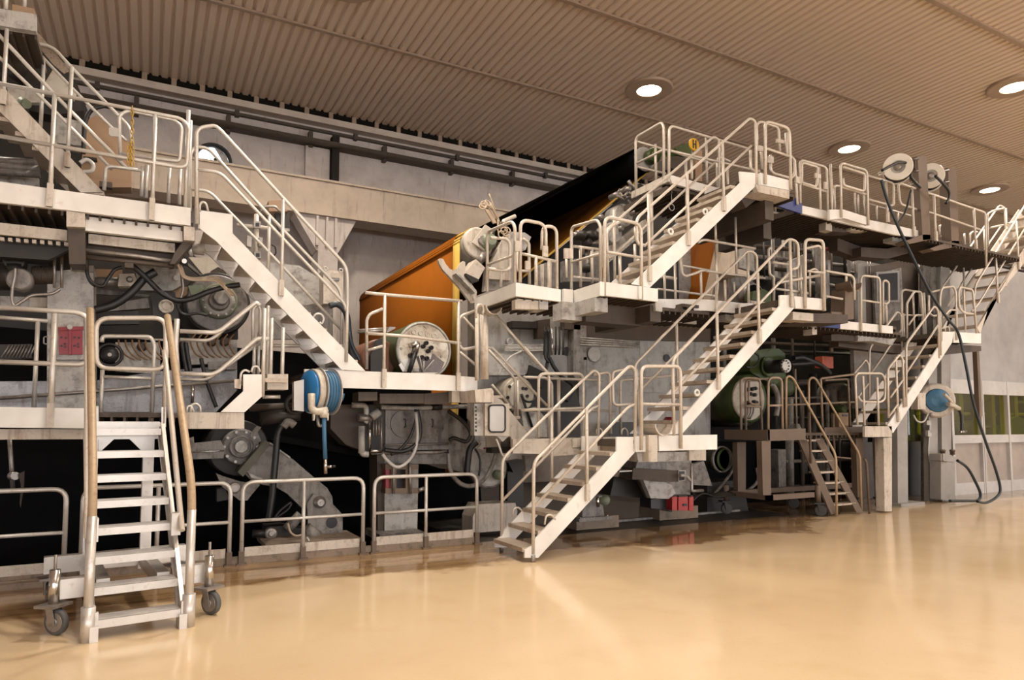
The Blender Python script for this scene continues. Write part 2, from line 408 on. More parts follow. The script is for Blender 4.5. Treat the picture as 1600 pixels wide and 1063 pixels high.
# round porthole to the daylight, part covered by dark shapes outside
c=P(333,252,17.7); R=25.5*mpp(333,252,17.7)
th=struct('window_30',RUBBER,M().lathe(c,(0,-1,0),[(R*1.06,-.3),(R*1.06,.10),(R*.94,.12),(R*.90,-.05)],40,cap=False),'round porthole window high on the back wall','window')
SKYP=emission('daylight_pane',(.93,.97,1.0),2.2)
part(th,'pane',SKYP,M().lathe(c+V((0,.1,0)),(0,-1,0),[(R*.93,0),(.001,.002)],40))
part(th,'reveal',PANE,M().lathe(c+V((0,.1,0)),(0,-1,0),[(R*.93,0),(R*.92,.12)],40,cap=False))
m=M()
for (x,y,r_) in ((-.35,-.35,.2),(-.1,-.05,.22),(.08,-.3,.28),(.3,-.45,.2),(.15,.2,.12),(-.1,-.65,.3),(.45,-.2,.10)): m.lathe(c+V((x*R,.08,y*R)),(0,-1,0),[(r_*R,0),(r_*R*.8,.03),(.001,.04)],9)
part(th,'shapes_outside',material('dark_green_shapes',(.03,.045,.04),.7),m)
part(th,'side_shade',LGREY,M().prism([c+V((math.cos(a)*R*k,.03,math.sin(a)*R*k)) for a,k in [(-.9,.9),(-.4,.9),(.1,.9),(.6,.9),(1.1,.9),(1.5,.88),(1.1,.62),(.5,.52),(-.1,.6),(-.6,.75)]],(0,.02,0)))
# ceiling lamps: recessed downlights, those seen and the rest of the same grid
RING=material('lamp_ring_paint',(.40,.29,.21),.4,.1)
rows=[(12.75,2.95),(8.45,10.6-7.45)]
lab={(0,0):'ceiling downlight cut by the top edge of the photo',(0,1):'large ceiling downlight left of the top stair head',(0,2):'ceiling downlight above the walkway beside the white hose reels',(0,3):'farthest small ceiling downlight behind the stair rails at far end',(1,2):'ceiling downlight cut by the right edge of the photo'}
def lamp_at(x,y,label):
    th=T('ceiling_downlight',label,'ceiling light','recessed ceiling downlights')
    part(th,'trim_ring',RING,M().lathe((x,y,CEIL-.06),(0,0,-1),[(.58,-.02),(.58,.03),(.55,.05),(.30,.055),(.30,-.03)],40,cap=False))
    part(th,'lens',LAMP,M().lathe((x,y,CEIL-.05),(0,0,-1),[(.30,0),(.29,.05),(.001,.06)],32))
    l=bpy.data.lights.new('lamp_light','AREA'); l.shape='DISK'; l.size=.55; l.energy=LAMP_W; l.color=(1.0,.89,.75); l.spread=math.radians(165)
    o=bpy.data.objects.new('lamp_light',l); C.objects.link(o); o.location=(x,y,CEIL-.16)
LAMP_W=265; WORLD=4.9; EXPO=0.08
for r,(y,x0) in enumerate(((12.75,3.06),(8.45,3.25),(4.2,3.35),(-.1,3.35),(-4.4,3.35))):
    for k in range(-1,5):
        x=x0+7.55*k
        if r>0 and k%2: continue
        if (r,k)==(0,0): y=12.2
        elif r==0: y=12.75
        lamp_at(x,y,lab.get((r,k),'recessed ceiling downlight over the aisle, outside the photo'))
# ================================================================ ENCLOSURE AT THE FAR END
EY=9.75
WGREY=material('grey_panel_wall',(.36,.35,.35),.33,.15,(.24,.22,.21),.25,2,spec=.6)
WLOW=material('lower_panel_wall',(.37,.32,.29),.5,.05,(.24,.2,.18),.25,3)
FRAMEP=material('pale_window_frame',(.52,.50,.49),.4,.1,(.35,.3,.27),.25,6)
a=P(1487,776,EY); zs1=P(1520,683,EY).z; zs0=P(1520,691,EY).z
zw1=P(1520,616,EY).z; zw0=P(1520,680,EY).z
X0=P(1487,700,EY).x; XE=34.0
zt_=zw1+.35
struct('wall_enclosure',WGREY,M().box(X0,XE,EY,EY+.12,zt_,5.9),'pale grey panelled enclosure wall','wall')
struct('wall_enclosure_lower',WLOW,M().box(X0,XE,EY+.02,EY+.12,0,zw0-.1),'beige lower panels of the enclosure wall','wall')
struct('wall_enclosure_back',material('olive_interior',(.30,.29,.05),.6,0,(.05,.06,.012),.6,1.4,(.5,.46,.12),.45),M().box(X0-.3,XE,EY+1.6,EY+1.7,0,5.6),'olive green machinery seen through the enclosure windows','wall')
m=M()
def hb(z0,z1): m.box(X0,XE,EY-.05,EY+.14,z0,z1)
hb(zw1,zt_); hb(zw0-.2,zw0); hb(0,.28)
struct('trim_30',FRAMEP,m,'pale horizontal bars of the enclosure windows','trim')
mull=[P(1532,650,EY).x,P(1573,650,EY).x]
stp=mull[1]-mull[0]
xs=[X0]+[mull[0]+stp*i for i in range(0,9)]
m=M()
for i,xx in enumerate(xs):
    w=.09 if i!=1 else .14
    m.box(xx-w/2,xx+w/2,EY-.06,EY+.14,0,zt_)
    if i==1: m.box(xx-.012,xx+.012,EY-.075,EY-.055,0,zt_)
struct('trim_31',FRAMEP,m,'pale upright bars of the enclosure windows','trim')
gm=bpy.data.materials.new('olive_window_glass'); gm.use_nodes=True; nt=gm.node_tree; nt.nodes.clear()
tr=nt.nodes.new('ShaderNodeBsdfTransparent'); tr.inputs[0].default_value=(.8,.8,.32,1); gl=nt.nodes.new('ShaderNodeBsdfGlossy'); gl.inputs['Roughness'].default_value=.04
mx=nt.nodes.new('ShaderNodeMixShader'); mx.inputs[0].default_value=.10; o_=nt.nodes.new('ShaderNodeOutputMaterial')
nt.links.new(tr.outputs[0],mx.inputs[1]); nt.links.new(gl.outputs[0],mx.inputs[2]); nt.links.new(mx.outputs[0],o_.inputs[0])
for i in range(len(xs)-1):
    struct('window_%d'%(i+1),gm,M().box(xs[i]+.04,xs[i+1]-.04,EY+.03,EY+.05,zw0,zw1),'olive tinted window pane in the enclosure wall','window')
OLV=material('olive_paint',(.26,.25,.05),.5,0,(.06,.06,.02),.5,4)
# things behind the glass, lit by the enclosure's own tubes
l=bpy.data.lights.new('enclosure_tube','AREA'); l.shape='RECTANGLE'; l.size=9; l.size_y=.15; l.energy=130; l.color=(1,.95,.6)
o=bpy.data.objects.new('enclosure_tube',l); C.objects.link(o); o.location=(X0+6,EY+.7,4.6)
random.seed(5)
th=T('dryer_frame','green machine uprights and pipes standing behind the enclosure windows','machine')
for i in range(26):
    x=X0+.2+i*.42+random.uniform(-.1,.1); part(th,'upright',(GREEN,BROWN,OLV,OLV)[i%4],M().box(x,x+random.uniform(.05,.2),EY+.5+random.uniform(0,.8),EY+1.5,0,4))
for i in range(5): part(th,'pipe',(OLV,GREEN)[i%2],M().tube([(X0,EY+.6+.1*i,1.3+i*.35),(XE,EY+.6+.1*i,1.35+i*.35)],.05,0,8))
th=T('drying_roll','large dull green roll seen through the middle enclosure window','roll')
part(th,'shell',GREEN,M().cyl((21.6,EY+.5,1.2),(21.6,EY+1.5,1.2),.75)); part(th,'journal',STEEL,M().cyl((21.6,EY+.3,1.2),(21.6,EY+.5,1.2),.2))
th=T('pump_motor','low dark motor behind the second enclosure window','motor')
part(th,'housing',DGREY,M().cyl((18.6,EY+.75,1.55),(19.8,EY+.75,1.55),.28)); part(th,'end_cap',GREY,M().cyl((19.8,EY+.75,1.55),(19.95,EY+.75,1.55),.24)); part(th,'foot',DGREY,M().box(18.7,19.7,EY+.5,EY+1.0,0,1.3))
# dim left bay of the enclosure, behind the columns
Yb=10.2; xa=P(1402,700,Yb).x; xb=X0
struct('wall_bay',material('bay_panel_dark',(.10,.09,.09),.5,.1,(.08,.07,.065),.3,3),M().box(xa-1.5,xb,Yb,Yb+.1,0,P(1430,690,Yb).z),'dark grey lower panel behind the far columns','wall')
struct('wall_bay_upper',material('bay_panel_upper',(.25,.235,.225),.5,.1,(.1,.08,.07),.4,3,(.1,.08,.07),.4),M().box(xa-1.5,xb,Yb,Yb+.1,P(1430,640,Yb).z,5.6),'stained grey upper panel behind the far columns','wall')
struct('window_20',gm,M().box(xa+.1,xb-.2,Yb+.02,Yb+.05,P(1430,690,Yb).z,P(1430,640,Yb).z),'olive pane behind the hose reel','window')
# columns
def column(name,px,Y,dy,lab,mat=COL): struct(name,mat,M().pp(px,Y,dy),lab,'column')
column('column_10',[(1402,640),(1418,640),(1419,790),(1403,790)],9.0,.3,'grey steel column left of the far hose reel')
struct('trim_32',COL,M().box(P(1402,700,9).x-.1,P(1419,700,9).x+.35,8.9,9.4,0,.06),'base plate of the grey column','trim')
column('column_11',[(1458,400),(1466,400),(1468,785),(1459,785)],9.55,.3,'dark rear flange column by the enclosure',GREY)
column('column_12',[(1470,396),(1484,396),(1487,778),(1472,778)],9.45,.5,'tall pale grey column at the enclosure corner')
column('column_13',[(1451,560),(1464,560),(1466,784),(1452,784)],9.3,.12,'thin grey upright beside the hose reel',COL)
RAIL_WARM=RAIL; RAIL=RAILL
# ================================================================ UPPER LEFT WALKWAY (A)
A=8.9
th=T('walkway_platform','high white walkway at upper left with tubular guard rails and corrugated underside','platform')
panel(th,'edge_beam',WHITE,Z2((-60,167),(1190,340),(1190,450),(410,352),(-60,298)),A,.06)
panel(th,'stair_head_plate',WHITE,Z2((1238,352),(1452,380),(1452,497),(1278,478),(1238,468)),A,.05)
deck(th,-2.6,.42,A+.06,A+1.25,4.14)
panel(th,'hanger_bracket',DWHITE,Z2((415,357),(530,372),(530,460),(415,455)),A+.02,.3)
panel(th,'hanger_bracket',DWHITE,Z2((1147,450),(1215,460),(1215,545),(1147,540)),A+.02,.3)
panel(th,'hanger_leg',BROWN,Z2((420,455),(530,462),(535,690),(432,690)),A+.1,.35)
panel(th,'hanger_leg',BROWN,Z2((1147,540),(1212,545),(1090,690),(1060,690),(1090,620)),A+.1,.3)
panel(th,'lower_beam',WHITE,Z2((532,392),(1140,462),(1140,550),(530,480)),A+.12,.08)
panel(th,'splash_plate',BROWN,Z2((535,482),(1140,552),(1090,680),(540,625)),A+.38,.06)
panel(th,'white_strip',DWHITE,Z2((552,500),(1092,562),(1092,620),(552,560)),A+.26,.04)
panel(th,'white_strip',DWHITE,Z2((-60,425),(420,478),(420,545),(-60,500)),A+.22,.05)
m=M()
for k in range(9):
    q=Z2((0+k*50,520+k*4),(26+k*50,523+k*4),(26+k*50,545+k*4),(0+k*50,542+k*4)); m.pp(q,A+.26,.05)
part(th,'toothed_strip',DWHITE,m)
panel(th,'lower_plate',DGREY,Z2((-60,500),(430,560),(430,600),(300,665),(-60,640)),A+.4,.1)
for x,y0,y1 in ((81.5,147,324),(240,178,345)): post(th,x,y0,y1,A-.03,sock=.26)
rail(th,Z1((-70,508),(1130,740),(1180,790),(1165,1050),(1060,1035),(-70,838)),A-.03,fil=.14,name='guard_rail')
rail(th,Z1((752,1000),(742,720),(800,690),(1090,750),(1135,790),(1120,1010),(1060,1003),(752,960)),A+.85,fil=.1,name='guard_rail')
post(th,292,172,332,A+.05); post(th,295.5,188,330,A+.12)
rail(th,Z2((650,230),(660,90),(690,80),(880,105)),A+.9,name='guard_rail'); post(th,222,260,308,A+.9); post(th,229,258,310,A+.9); post(th,264,261,318,A+1.0); post(th,281,260,320,A+.6)
panel(th,'tag_plate',PANE,Z1((680,795),(752,800),(752,855),(690,850),(680,838)),A+.83,.01,'small white tag plate on the rail')
th=T('barrier_chain','yellow plastic chain hanging over the upper left guard rail','chain')
for k in range(13):
    y=170+k*7; p=P(206.5 if k<8 else 204,y,A-.05); r=.030
    c=p; m=M(); ax=(0,1,0) if k%2 else (1,0,0)
    u=V((1,0,0)) if k%2 else V((0,1,0))
    pts=[c+u*math.cos(a)*.014+V((0,0,1))*math.sin(a)*.034 for a in [i*math.pi/5 for i in range(10)]]
    part(th,'chain_link',CHAINY,m.tube(pts,.006,0,6,True))
for k in range(7):
    y=226+k*5; p=P(201 if k%2 else 207,y,A-.07)
    pts=[p+V((1,0,0))*math.cos(a)*.014+V((0,0,1))*math.sin(a)*.034 for a in [i*math.pi/5 for i in range(10)]]
    part(th,'chain_link',CHAINY,M().tube(pts,.006,0,6,True))
# upper-left stair (behind the walkway rail) -----------------------------------------
th=T('staircase','dusty upper left stair rising to the ceiling level behind the walkway rail','stairs')
poly=Z17((-260,-60),(-250,-130),(20,155),(712,885),(560,890),(0,330))
stairs(th,poly,(-40,135),(145,296),8,A+.95,A+1.75,rails=[Z1((-160,50),(40,268),(335,585),(790,1050))],mids=[Z1((-160,210),(40,400),(300,650),(700,1060))],mat=DWHITE,both=False)
rail(th,Z1((-60,215),(45,232),(330,292),(440,415),(660,640),(815,800),(820,900)),A+1.75,name='handrail')
rail(th,Z1((95,180),(440,540),(700,800),(790,880)),A+1.75,r=.02,name='mid_rail')
for x0,x1,y0,y1,Yp in ((9,6.5,45,164,A+.92),(67,65,92,200,A+1.75),(110.5,106.5,104,262,A+.92)): post(th,x0,y0,y1,Yp,x1=x1,sock=.18 if Yp<A+1 else 0)
MESHM=material('perforated_sheet',(.34,.27,.21),.5,.2,(.06,.04,.03),.6,40)
panel(th,'perforated_sheet',MESHM,Z1((150,180),(235,200),(440,440),(400,460),(330,400)),A+1.8,.01)
th=T('upper_landing','cut off platform end of the stair in the top left corner','platform')
panel(th,'edge_beam',LGREY,Z1((-60,45),(225,88),(225,195),(-60,150)),A+.95,.1)
panel(th,'toe_board',TAN,Z1((75,25),(215,55),(215,88),(75,65)),A+1.1,.05)
deck(th,-3.6,P(55,30,A+.95).x,A+1.05,A+2.0,P(0,30,A+.95).z)
post(th,10,-30,15,A+1.0); post(th,39,-30,12,A+1.5)
# second stair: from the walkway down to the mid platform ---------------------------
th=T('staircase','white stair descending from the upper left walkway to the platform with the round head','stairs')
poly=[(312,332),(363,336),(363,364),(571,580),(534,578),(338,377),(312,357)]
q=[P(x,y,A-.02) for x,y in poly]; W=.85
part(th,'stringer',WHITE,M().prism(q,(0,.03,0)))
part(th,'stringer',ALU,M().prism([p+V((0,W,0)) for p in q],(0,.03,0)))
a=P(338,352,A); b=P(545,562,A); n=9
for i in range(n):
    p=a+(b-a)*(i/(n-1)); t=part(th,'tread',TREAD,M().box(p.x-.12,p.x+.12,A+.01,A+W-.02,p.z-.05,p.z))
    part(t,'tread_bracket',ALU,M().prism([(p.x-.12,A+W-.05,p.z-.04),(p.x+.14,A+W-.05,p.z-.04),(p.x+.10,A+W-.05,p.z-.13),(p.x-.05,A+W-.05,p.z-.15)],(0,.02,0)))
rail(th,[(307.5,350),(307,200),(336,196),(345,204),(542,417),(543,460),(541,566)],A-.03,fil=.12,name='handrail')
rail(th,[(308,265.5),(343,268.5),(538,474),(541,486)],A-.03,r=.021,name='mid_rail')
post(th,441,312,463,A-.03,sock=.2)
rail(th,[(297,330),(297,240),(306,229),(326,232),(420,336),(531,452),(535,475),(533,545)],A+W,name='handrail')
rail(th,[(298,296),(326,298),(420,394),(533,515)],A+W,r=.021,name='mid_rail')
post(th,420,336,430,A+W)
for lp in ([(312,331),(312,320),(316,315),(322,318),(325,330)],): rail(th,lp,A,r=.014,fil=.05,name='grab_loop')
rail(th,Z6((878,385),(890,362),(925,360),(945,390),(930,425),(915,415)),A+.02,r=.014,fil=.05,name='grab_loop')
# mid platform D ----------------------------------------------------------------------
RAIL=RAIL_WARM
th=T('service_platform','white service platform in front of the orange felt and round roll head','platform')
panel(th,'edge_beam',WHITE,[(476,577),(670,584),(746,590),(746,612),(640,609),(517,606),(476,604)],A,.06)
deck(th,P(476,590,A).x,P(746,590,A).x,A+.06,A+1.0,2.37)
post(th,600.5,460,606,A-.03,sock=.25); post(th,716,470,610,A-.03,sock=.25)
rail(th,[(571,457.5),(600,460.5),(722,471)],A-.03,name='guard_rail'); rail(th,[(573,521),(640,526),(720,537)],A-.03,r=.021,name='guard_rail')
rail(th,[(573,577),(573,500),(578,491),(598,483)],A+.45,name='guard_rail'); rail(th,[(574,548),(598,541)],A+.4,r=.02,name='guard_rail')
rail(th,Z10((725,745),(725,570),(745,545),(830,515)),A+.35,name='guard_rail'); rail(th,Z10((722,720),(745,765),(830,748)),A+.35,name='guard_rail')
rail(th,Z10((750,555),(830,640)),A+.6,name='brace'); rail(th,Z10((730,780),(830,860)),A+.6,name='brace')
for px in (Z8((0,170),(95,170),(95,213),(0,215)),Z8((108,178),(330,178),(330,228),(108,228)),Z8((332,178),(468,168),(468,230),(332,232))): panel(th,'box_beam',BROWN,px,A+.15,.3)
panel(th,'white_bracket',DWHITE,Z8((470,163),(527,163),(527,222),(470,222)),A+.03,.2)
panel(th,'grey_bracket',LGREY,Z8((527,166),(585,166),(585,222),(527,222)),A+.2,.2)
# hollow bollard with roll cradle at the platform end
th=T('roll_cradle','pale roll cradle with a hook loop on a round post at the platform end','roll rest')
part(th,'column',DWHITE,M().tube([P(757,593,8.5),P(756,492,8.5)],.06,0,12))
part(th,'side_post',DWHITE,M().tube([P(745,595,8.5),P(745,490,8.5)],.028))
c=P(764,486,8.5); pts=[]
m=M(); r0=.13
for k in range(9):
    a0=math.pi+math.pi*k/9; a1=math.pi+math.pi*(k+1)/9
    m.prism([c+V((r0*math.cos(a),-.16,r0*math.sin(a)+.05)) for a in (a0,a1)]+[c+V(((r0-.02)*math.cos(a),-.16,(r0-.02)*math.sin(a)+.05)) for a in (a1,a0)],(0,.32,0))
part(th,'trough',DWHITE,m)
part(th,'hook_loop',RAIL,M().tube(L3(Z10((832,560),(835,500),(850,475),(875,480),(885,510),(875,540)),8.42),.02,.05))
panel(th,'base_block',DWHITE,Z8((585,160),(670,150),(680,165),(680,222),(590,222)),8.4,.5)
# stair from D down to the landing (right end): diagonal rails descending to the right
th=T('staircase','short dusty stair descending right from the round head platform to the central landing','stairs')
poly=Z8((672,190),(720,210),(855,380),(900,410),(905,480),(775,480),(770,400),(672,300))
panel(th,'stringer',DWHITE,poly,A-.02,.04); 
part(th,'stringer',DWHITE,M().prism([P(x,y,A-.02)+V((0,.85,0)) for x,y in poly],(0,.04,0)))
a=P(775,618,A); b=P(830,682,A)
for i in range(5):
    p=a+(b-a)*(i/4); part(th,'tread',TREAD,M().box(p.x-.12,p.x+.12,A+.02,A+.83,p.z-.04,p.z))
rail(th,Z10((945,525),(1227,855)),A-.08,name='handrail')
rail(th,Z13((262,-20),(425,158),(432,185),(430,530)),A-.08,name='handrail')
rail(th,Z13((80,15),(105,10),(420,345)),A-.08,r=.021,name='mid_rail')
rail(th,Z13((85,25),(215,165),(238,200),(236,420)),A+.75,name='handrail')
rail(th,Z13((105,225),(230,370)),A+.75,r=.021,name='mid_rail')
post(th,809,595,655,A+.5)
RAIL=RAILL
# lower-left platform E -------------------------------------------------------------
E_=8.5
th=T('service_platform','low white platform at far left behind the wheeled ladder with red box behind','platform')
panel(th,'edge_beam',WHITE,Z3((-60,703),(530,712),(530,838),(-60,832)),E_,.06)
panel(th,'edge_beam',DWHITE,Z3((1135,738),(1525,738),(1525,840),(1140,840)),E_,.06)
panel(th,'lower_beam',DWHITE,Z3((-60,842),(530,842),(530,905),(-60,908)),E_+.1,.08)
panel(th,'end_beam',ALU,Z3((583,700),(615,697),(615,828),(583,828)),E_-.02,.06); panel(th,'end_beam',ALU,Z3((1008,705),(1036,705),(1036,830),(1008,830)),E_-.02,.06)
panel(th,'step_edge',WHITE,Z3((615,800),(1008,800),(1008,826),(615,826)),E_,.05)
deck(th,-2.4,P(381,655,E_).x,E_+.06,E_+1.0,1.84)
post(th,82,490,668,E_-.03,r=.03,sock=.25)
rail(th,Z3((-60,80),(480,112),(545,140),(548,420),(500,440),(-60,420)),E_-.03,r=.026,fil=.12,name='guard_rail')
post(th,56,502,637,E_+.9); rail(th,Z3((-60,140),(300,168)),E_+.9,name='guard_rail')
part(th,'safety_gate',RAILW,M().tube(L3(Z3((600,320),(600,150),(1036,148),(1032,472),(604,462)),E_),.026,.13,8,True))
rail(th,Z3((635,300),(640,262),(940,265),(965,310),(945,800)),E_+.85,r=.024,fil=.12,name='guard_rail')
post(th,158.5,578,660,E_+.85); rail(th,Z3((640,515),(945,528)),E_+.85,r=.02,name='guard_rail')
post(th,258.5,505,667,E_,r=.024)
rail(th,Z3((1105,155),(1095,330),(1108,480)),E_+.05,r=.03,name='guard_rail')
rail(th,Z6((45,470),(255,480),(300,465),(520,290),(545,310)),E_+.05,r=.025,name='handrail'); rail(th,Z6((45,735),(240,742),(290,720),(520,520),(555,515),(600,520)),E_+.05,r=.025,name='mid_rail')
rail(th,Z6((45,522),(215,530),(260,510),(505,300)),E_+.8,r=.022,name='handrail'); rail(th,Z6((40,770),(200,775),(250,750),(545,540)),E_+.8,r=.022,name='mid_rail')
for lp in (Z3((1190,735),(1195,690),(1225,680),(1250,700),(1252,735)),Z3((1165,735),(1170,700),(1195,695),(1210,735))): rail(th,lp,E_+.02,r=.012,fil=.05,name='grab_loop')
th=T('step_platform','small white step with upright tube posts beside the hose reel','platform')
panel(th,'side_plate',WHITE,Z6((440,740),(555,740),(555,880),(450,975),(300,975),(440,845)),E_-.02,.05)
panel(th,'box_bracket',DWHITE,Z6((590,738),(720,738),(720,835),(590,835)),E_+.1,.3)
panel(th,'latch_plate',DWHITE,Z6((385,770),(430,770),(425,830),(385,825)),E_,.05)
part(th,'step',TREAD,M().box(P(385,600,E_).x,P(450,600,E_).x,E_+.03,E_+.85,P(400,590,E_).z-.05,P(400,590,E_).z))
for x,y0,y1,dy in ((412,482,620,0),(418,478,585,.4),(423.5,497,605,.2),(441.5,512,608,.15),(397,540,585,.8),(404,520,590,.85)): post(th,x,y0,y1,E_+dy)
rail(th,Z6((500,540),(500,330),(530,305),(548,330),(545,500)),E_+.6,name='guard_rail')
for lp in (Z6((420,800),(425,730),(450,710),(480,725)),Z6((490,725),(500,690),(530,690),(548,725))): rail(th,lp,E_,r=.013,fil=.05,name='grab_loop')
rail(th,Z6((610,560),(790,562)),E_+.8,name='guard_rail'); rail(th,Z6((560,880),(670,880)),E_+.2,name='guard_rail')
# ================================================================ FLOOR BARRIERS
BY=9.05
labs=['floor barrier cut by the left photo edge, in front of the dark pit','floor barrier half hidden behind the wheeled ladder','wide floor barrier in front of the swing arm','floor barrier left of the central stair foot']
for (xa,xb,lb) in ((-2.30,-.76,labs[0]),(-.60,.93,labs[1]),(1.07,2.58,labs[2]),(2.73,4.25,labs[3])):
    th=T('floor_barrier',lb,'railing','tube floor barriers along the pit')
    part(th,'guard_rail',RAIL,M().tube([(xa,BY,.02),(xa,BY,1.0),(xb,BY,1.0),(xb,BY,.02)],.026,.14,10))
    part(th,'mid_rail',RAIL,M().tube([(xa,BY,.52),(xb,BY,.52)],.021,0,8))
    xm=(xa+xb)/2-.02; part(th,'post',RAIL,M().tube([(xm,BY,.02),(xm,BY,1.0)],.024))
    part(th,'toe_board',DWHITE,M().box(xa+.04,xm-.03,BY+.02,BY+.04,.03,.2)); part(th,'toe_board',DWHITE,M().box(xm+.03,xb-.04,BY+.02,BY+.04,.03,.2))
    for xx in (xa,xm,xb): part(th,'base_plate',BROWNPOST,M().box(xx-.06,xx+.06,BY-.07,BY+.05,0,.018).box(xx-.032,xx+.032,BY-.032,BY+.03,.018,.16))
solo('pit_kerb','concrete kerb along the pit edge under the barriers','kerb',CONC,M().box(-6,4.3,9.06,9.13,0,.09).box(-6,-.66,8.78,8.95,0,.06))
RAIL=RAIL_WARM
# ================================================================ WHEELED LADDER (front left)
th=T('mobile_ladder','aluminium wheeled ladder with ochre handrails standing at front left','ladder')
y0,y1=6.42,7.98; zt=1.72
# stringers lean back from the floor to the platform edge
for s,xb_ in ((-1,-.345),(1,.295)):
    m=M(); pts=[(xb_,y0-.05,.03),(xb_,y0+.08,.03),(xb_,y1+.06,zt-.10),(xb_,y1-.07,zt-.0)]
    m.prism(pts,(.035*s,0,0)); m.prism([(xb_-.02*s,y0+.05,.02),(xb_-.02*s,y0+.09,.02),(xb_-.02*s,y1+.06,zt-.08),(xb_-.02*s,y1+.01,zt-.06)],(.06*s,0,0))
    o=part(th,'stringer',ALU,m); part(o,'foot_shoe',ALU,M().box(xb_-.03,xb_+.03,y0-.06,y0+.1,0,.12))
for i in range(8):
    z=.15+.216*i; y=y0+.03+.2*i
    m=M().box(-.335,.285,y-.03,y+.20,z-.035,z).box(-.335,.285,y-.035,y-.0,z-.06,z+.004)
    for k in range(6): m.box(-.33,.28,y+.02+k*.03,y+.03+k*.03,z,z+.006)
    part(th,'tread',ALU,m)
for bx in (-.385,.345):
    m=M().tube([V((bx,y0,.05)),V((bx,y0,1.16)),V((bx*.96,y1+.02,2.86))],.034,.25,12)
    part(th,'handrail',WOODY,m)
    part(th,'handrail_sleeve',ALU,M().cyl((bx,y0,.04),(bx,y0,.98),.0355,n=14)); part(th,'foot_clamp',ALU,M().cyl((bx,y0,.0),(bx,y0,.27),.052,n=14).box(min(bx,bx*.82),max(bx,bx*.82),y0-.02,y0+.02,.03,.22))
    part(th,'back_rail',RAIL,M().tube([(bx*1.0,y0+.42,.75),(bx*.98,y1+.05,2.35),(bx*.97,y1+.2,2.5)],.026,.1,8))
    part(th,'rail_bracket',ALU,M().box(min(bx,bx*.78),max(bx,bx*.78),y0+.50,y0+.62,.70,.90))
# back support frame
for x in (-.30,.20):
    part(th,'support_leg',ALU,M().box(x-.05,x+.05,y1+.02,y1+.09,.3,zt+.02)); part(th,'leg_foot',ALU,M().box(x-.065,x+.065,y1,y1+.14,.24,.42))
part(th,'top_beam',ALU,M().box(-.37,.29,y1+.0,y1+.08,zt-.16,zt+.02)); part(th,'gusset',ALU,M().prism([(-.25,y1,zt-.16),(-.12,y1,zt-.16),(-.25,y1,zt-.3)],(0,.03,0))); part(th,'gusset',ALU,M().prism([(.15,y1,zt-.16),(.02,y1,zt-.16),(.15,y1,zt-.3)],(0,.03,0)))
part(th,'rear_beam',ALU,M().box(-.66,.58,y1+.0,y1+.10,.28,.44))
part(th,'front_beam',ALU,M().box(-.58,-.33,6.82,6.92,.27,.43)); part(th,'front_beam',ALU,M().box(.30,.55,6.82,6.92,.27,.43))
for x in (-.26,.20): part(th,'side_beam',ALU,M().box(x-.05,x+.05,6.82,y1+.05,.27,.40))
def caster(th,x,y,r=.10,ang=.6,plate=True,sleeve=True,w=.05,mat=CASTW,zt=.52,metal=None):
    metal=metal or STEEL
    a=V((math.cos(ang),math.sin(ang),0)); b=V((-math.sin(ang),math.cos(ang),0)); c=V((x,y,r))
    o=part(th,'caster_wheel',mat,M().lathe(c-a*w/2,a,[(r*.9,0),(r,.008),(r,w-.008),(r*.9,w)],28)); part(o,'hub',metal,M().cyl(c-a*(w/2+.012),c+a*(w/2+.012),r*.28,n=14).lathe(c-a*(w/2+.004),a,[(r*.72,0),(r*.72,w+.008)],20))
    m=M(); 
    for s in (-1,1):
        q=c+a*(w/2+.018)*s
        m.prism([q+b*-.03+V((0,0,-.03)),q+b*.03+V((0,0,-.03)),q+b*.07+V((0,0,r*1.15)),q+b*-.0+V((0,0,r*1.15))],a*.006*s)
    part(th,'caster_fork',metal,m)
    top=c+b*.035+V((0,0,r*1.15))
    part(th,'caster_plate',metal,M().prism([top+a*.1+b*.09,top-a*.1+b*.09,top-a*.1-b*.09,top+a*.1-b*.09],(0,0,.022)))
    part(th,'brake_lever',metal,M().prism([top+b*.04+a*.02,top+b*.04-a*.02,top+b*.16-a*.02-V((0,0,.03)),top+b*.16+a*.02-V((0,0,.03))],(0,0,.012)))
    if sleeve:
        part(th,'height_sleeve',CHROME,M().cyl(top+V((0,0,.02)),V((top.x,top.y,zt)),.04,n=16)); part(th,'height_spindle',STEEL,M().cyl(V((top.x,top.y,zt)),V((top.x,top.y,zt+.12)),.012,n=8))
caster(th,-.58,6.78,.105,.75); caster(th,.58,6.70,.105,.55)
caster(th,-.60,8.05,.10,.2,sleeve=False); caster(th,.52,8.05,.10,.3,sleeve=False)
def turn(o,R):
    for c_ in o.children:
        c_.data.transform(R); turn(c_,R)
turn(th,Matrix.Translation((.02,6.47,0))@Matrix.Rotation(math.radians(7.0),4,'Z')@Matrix.Translation((0,-6.42,0)))
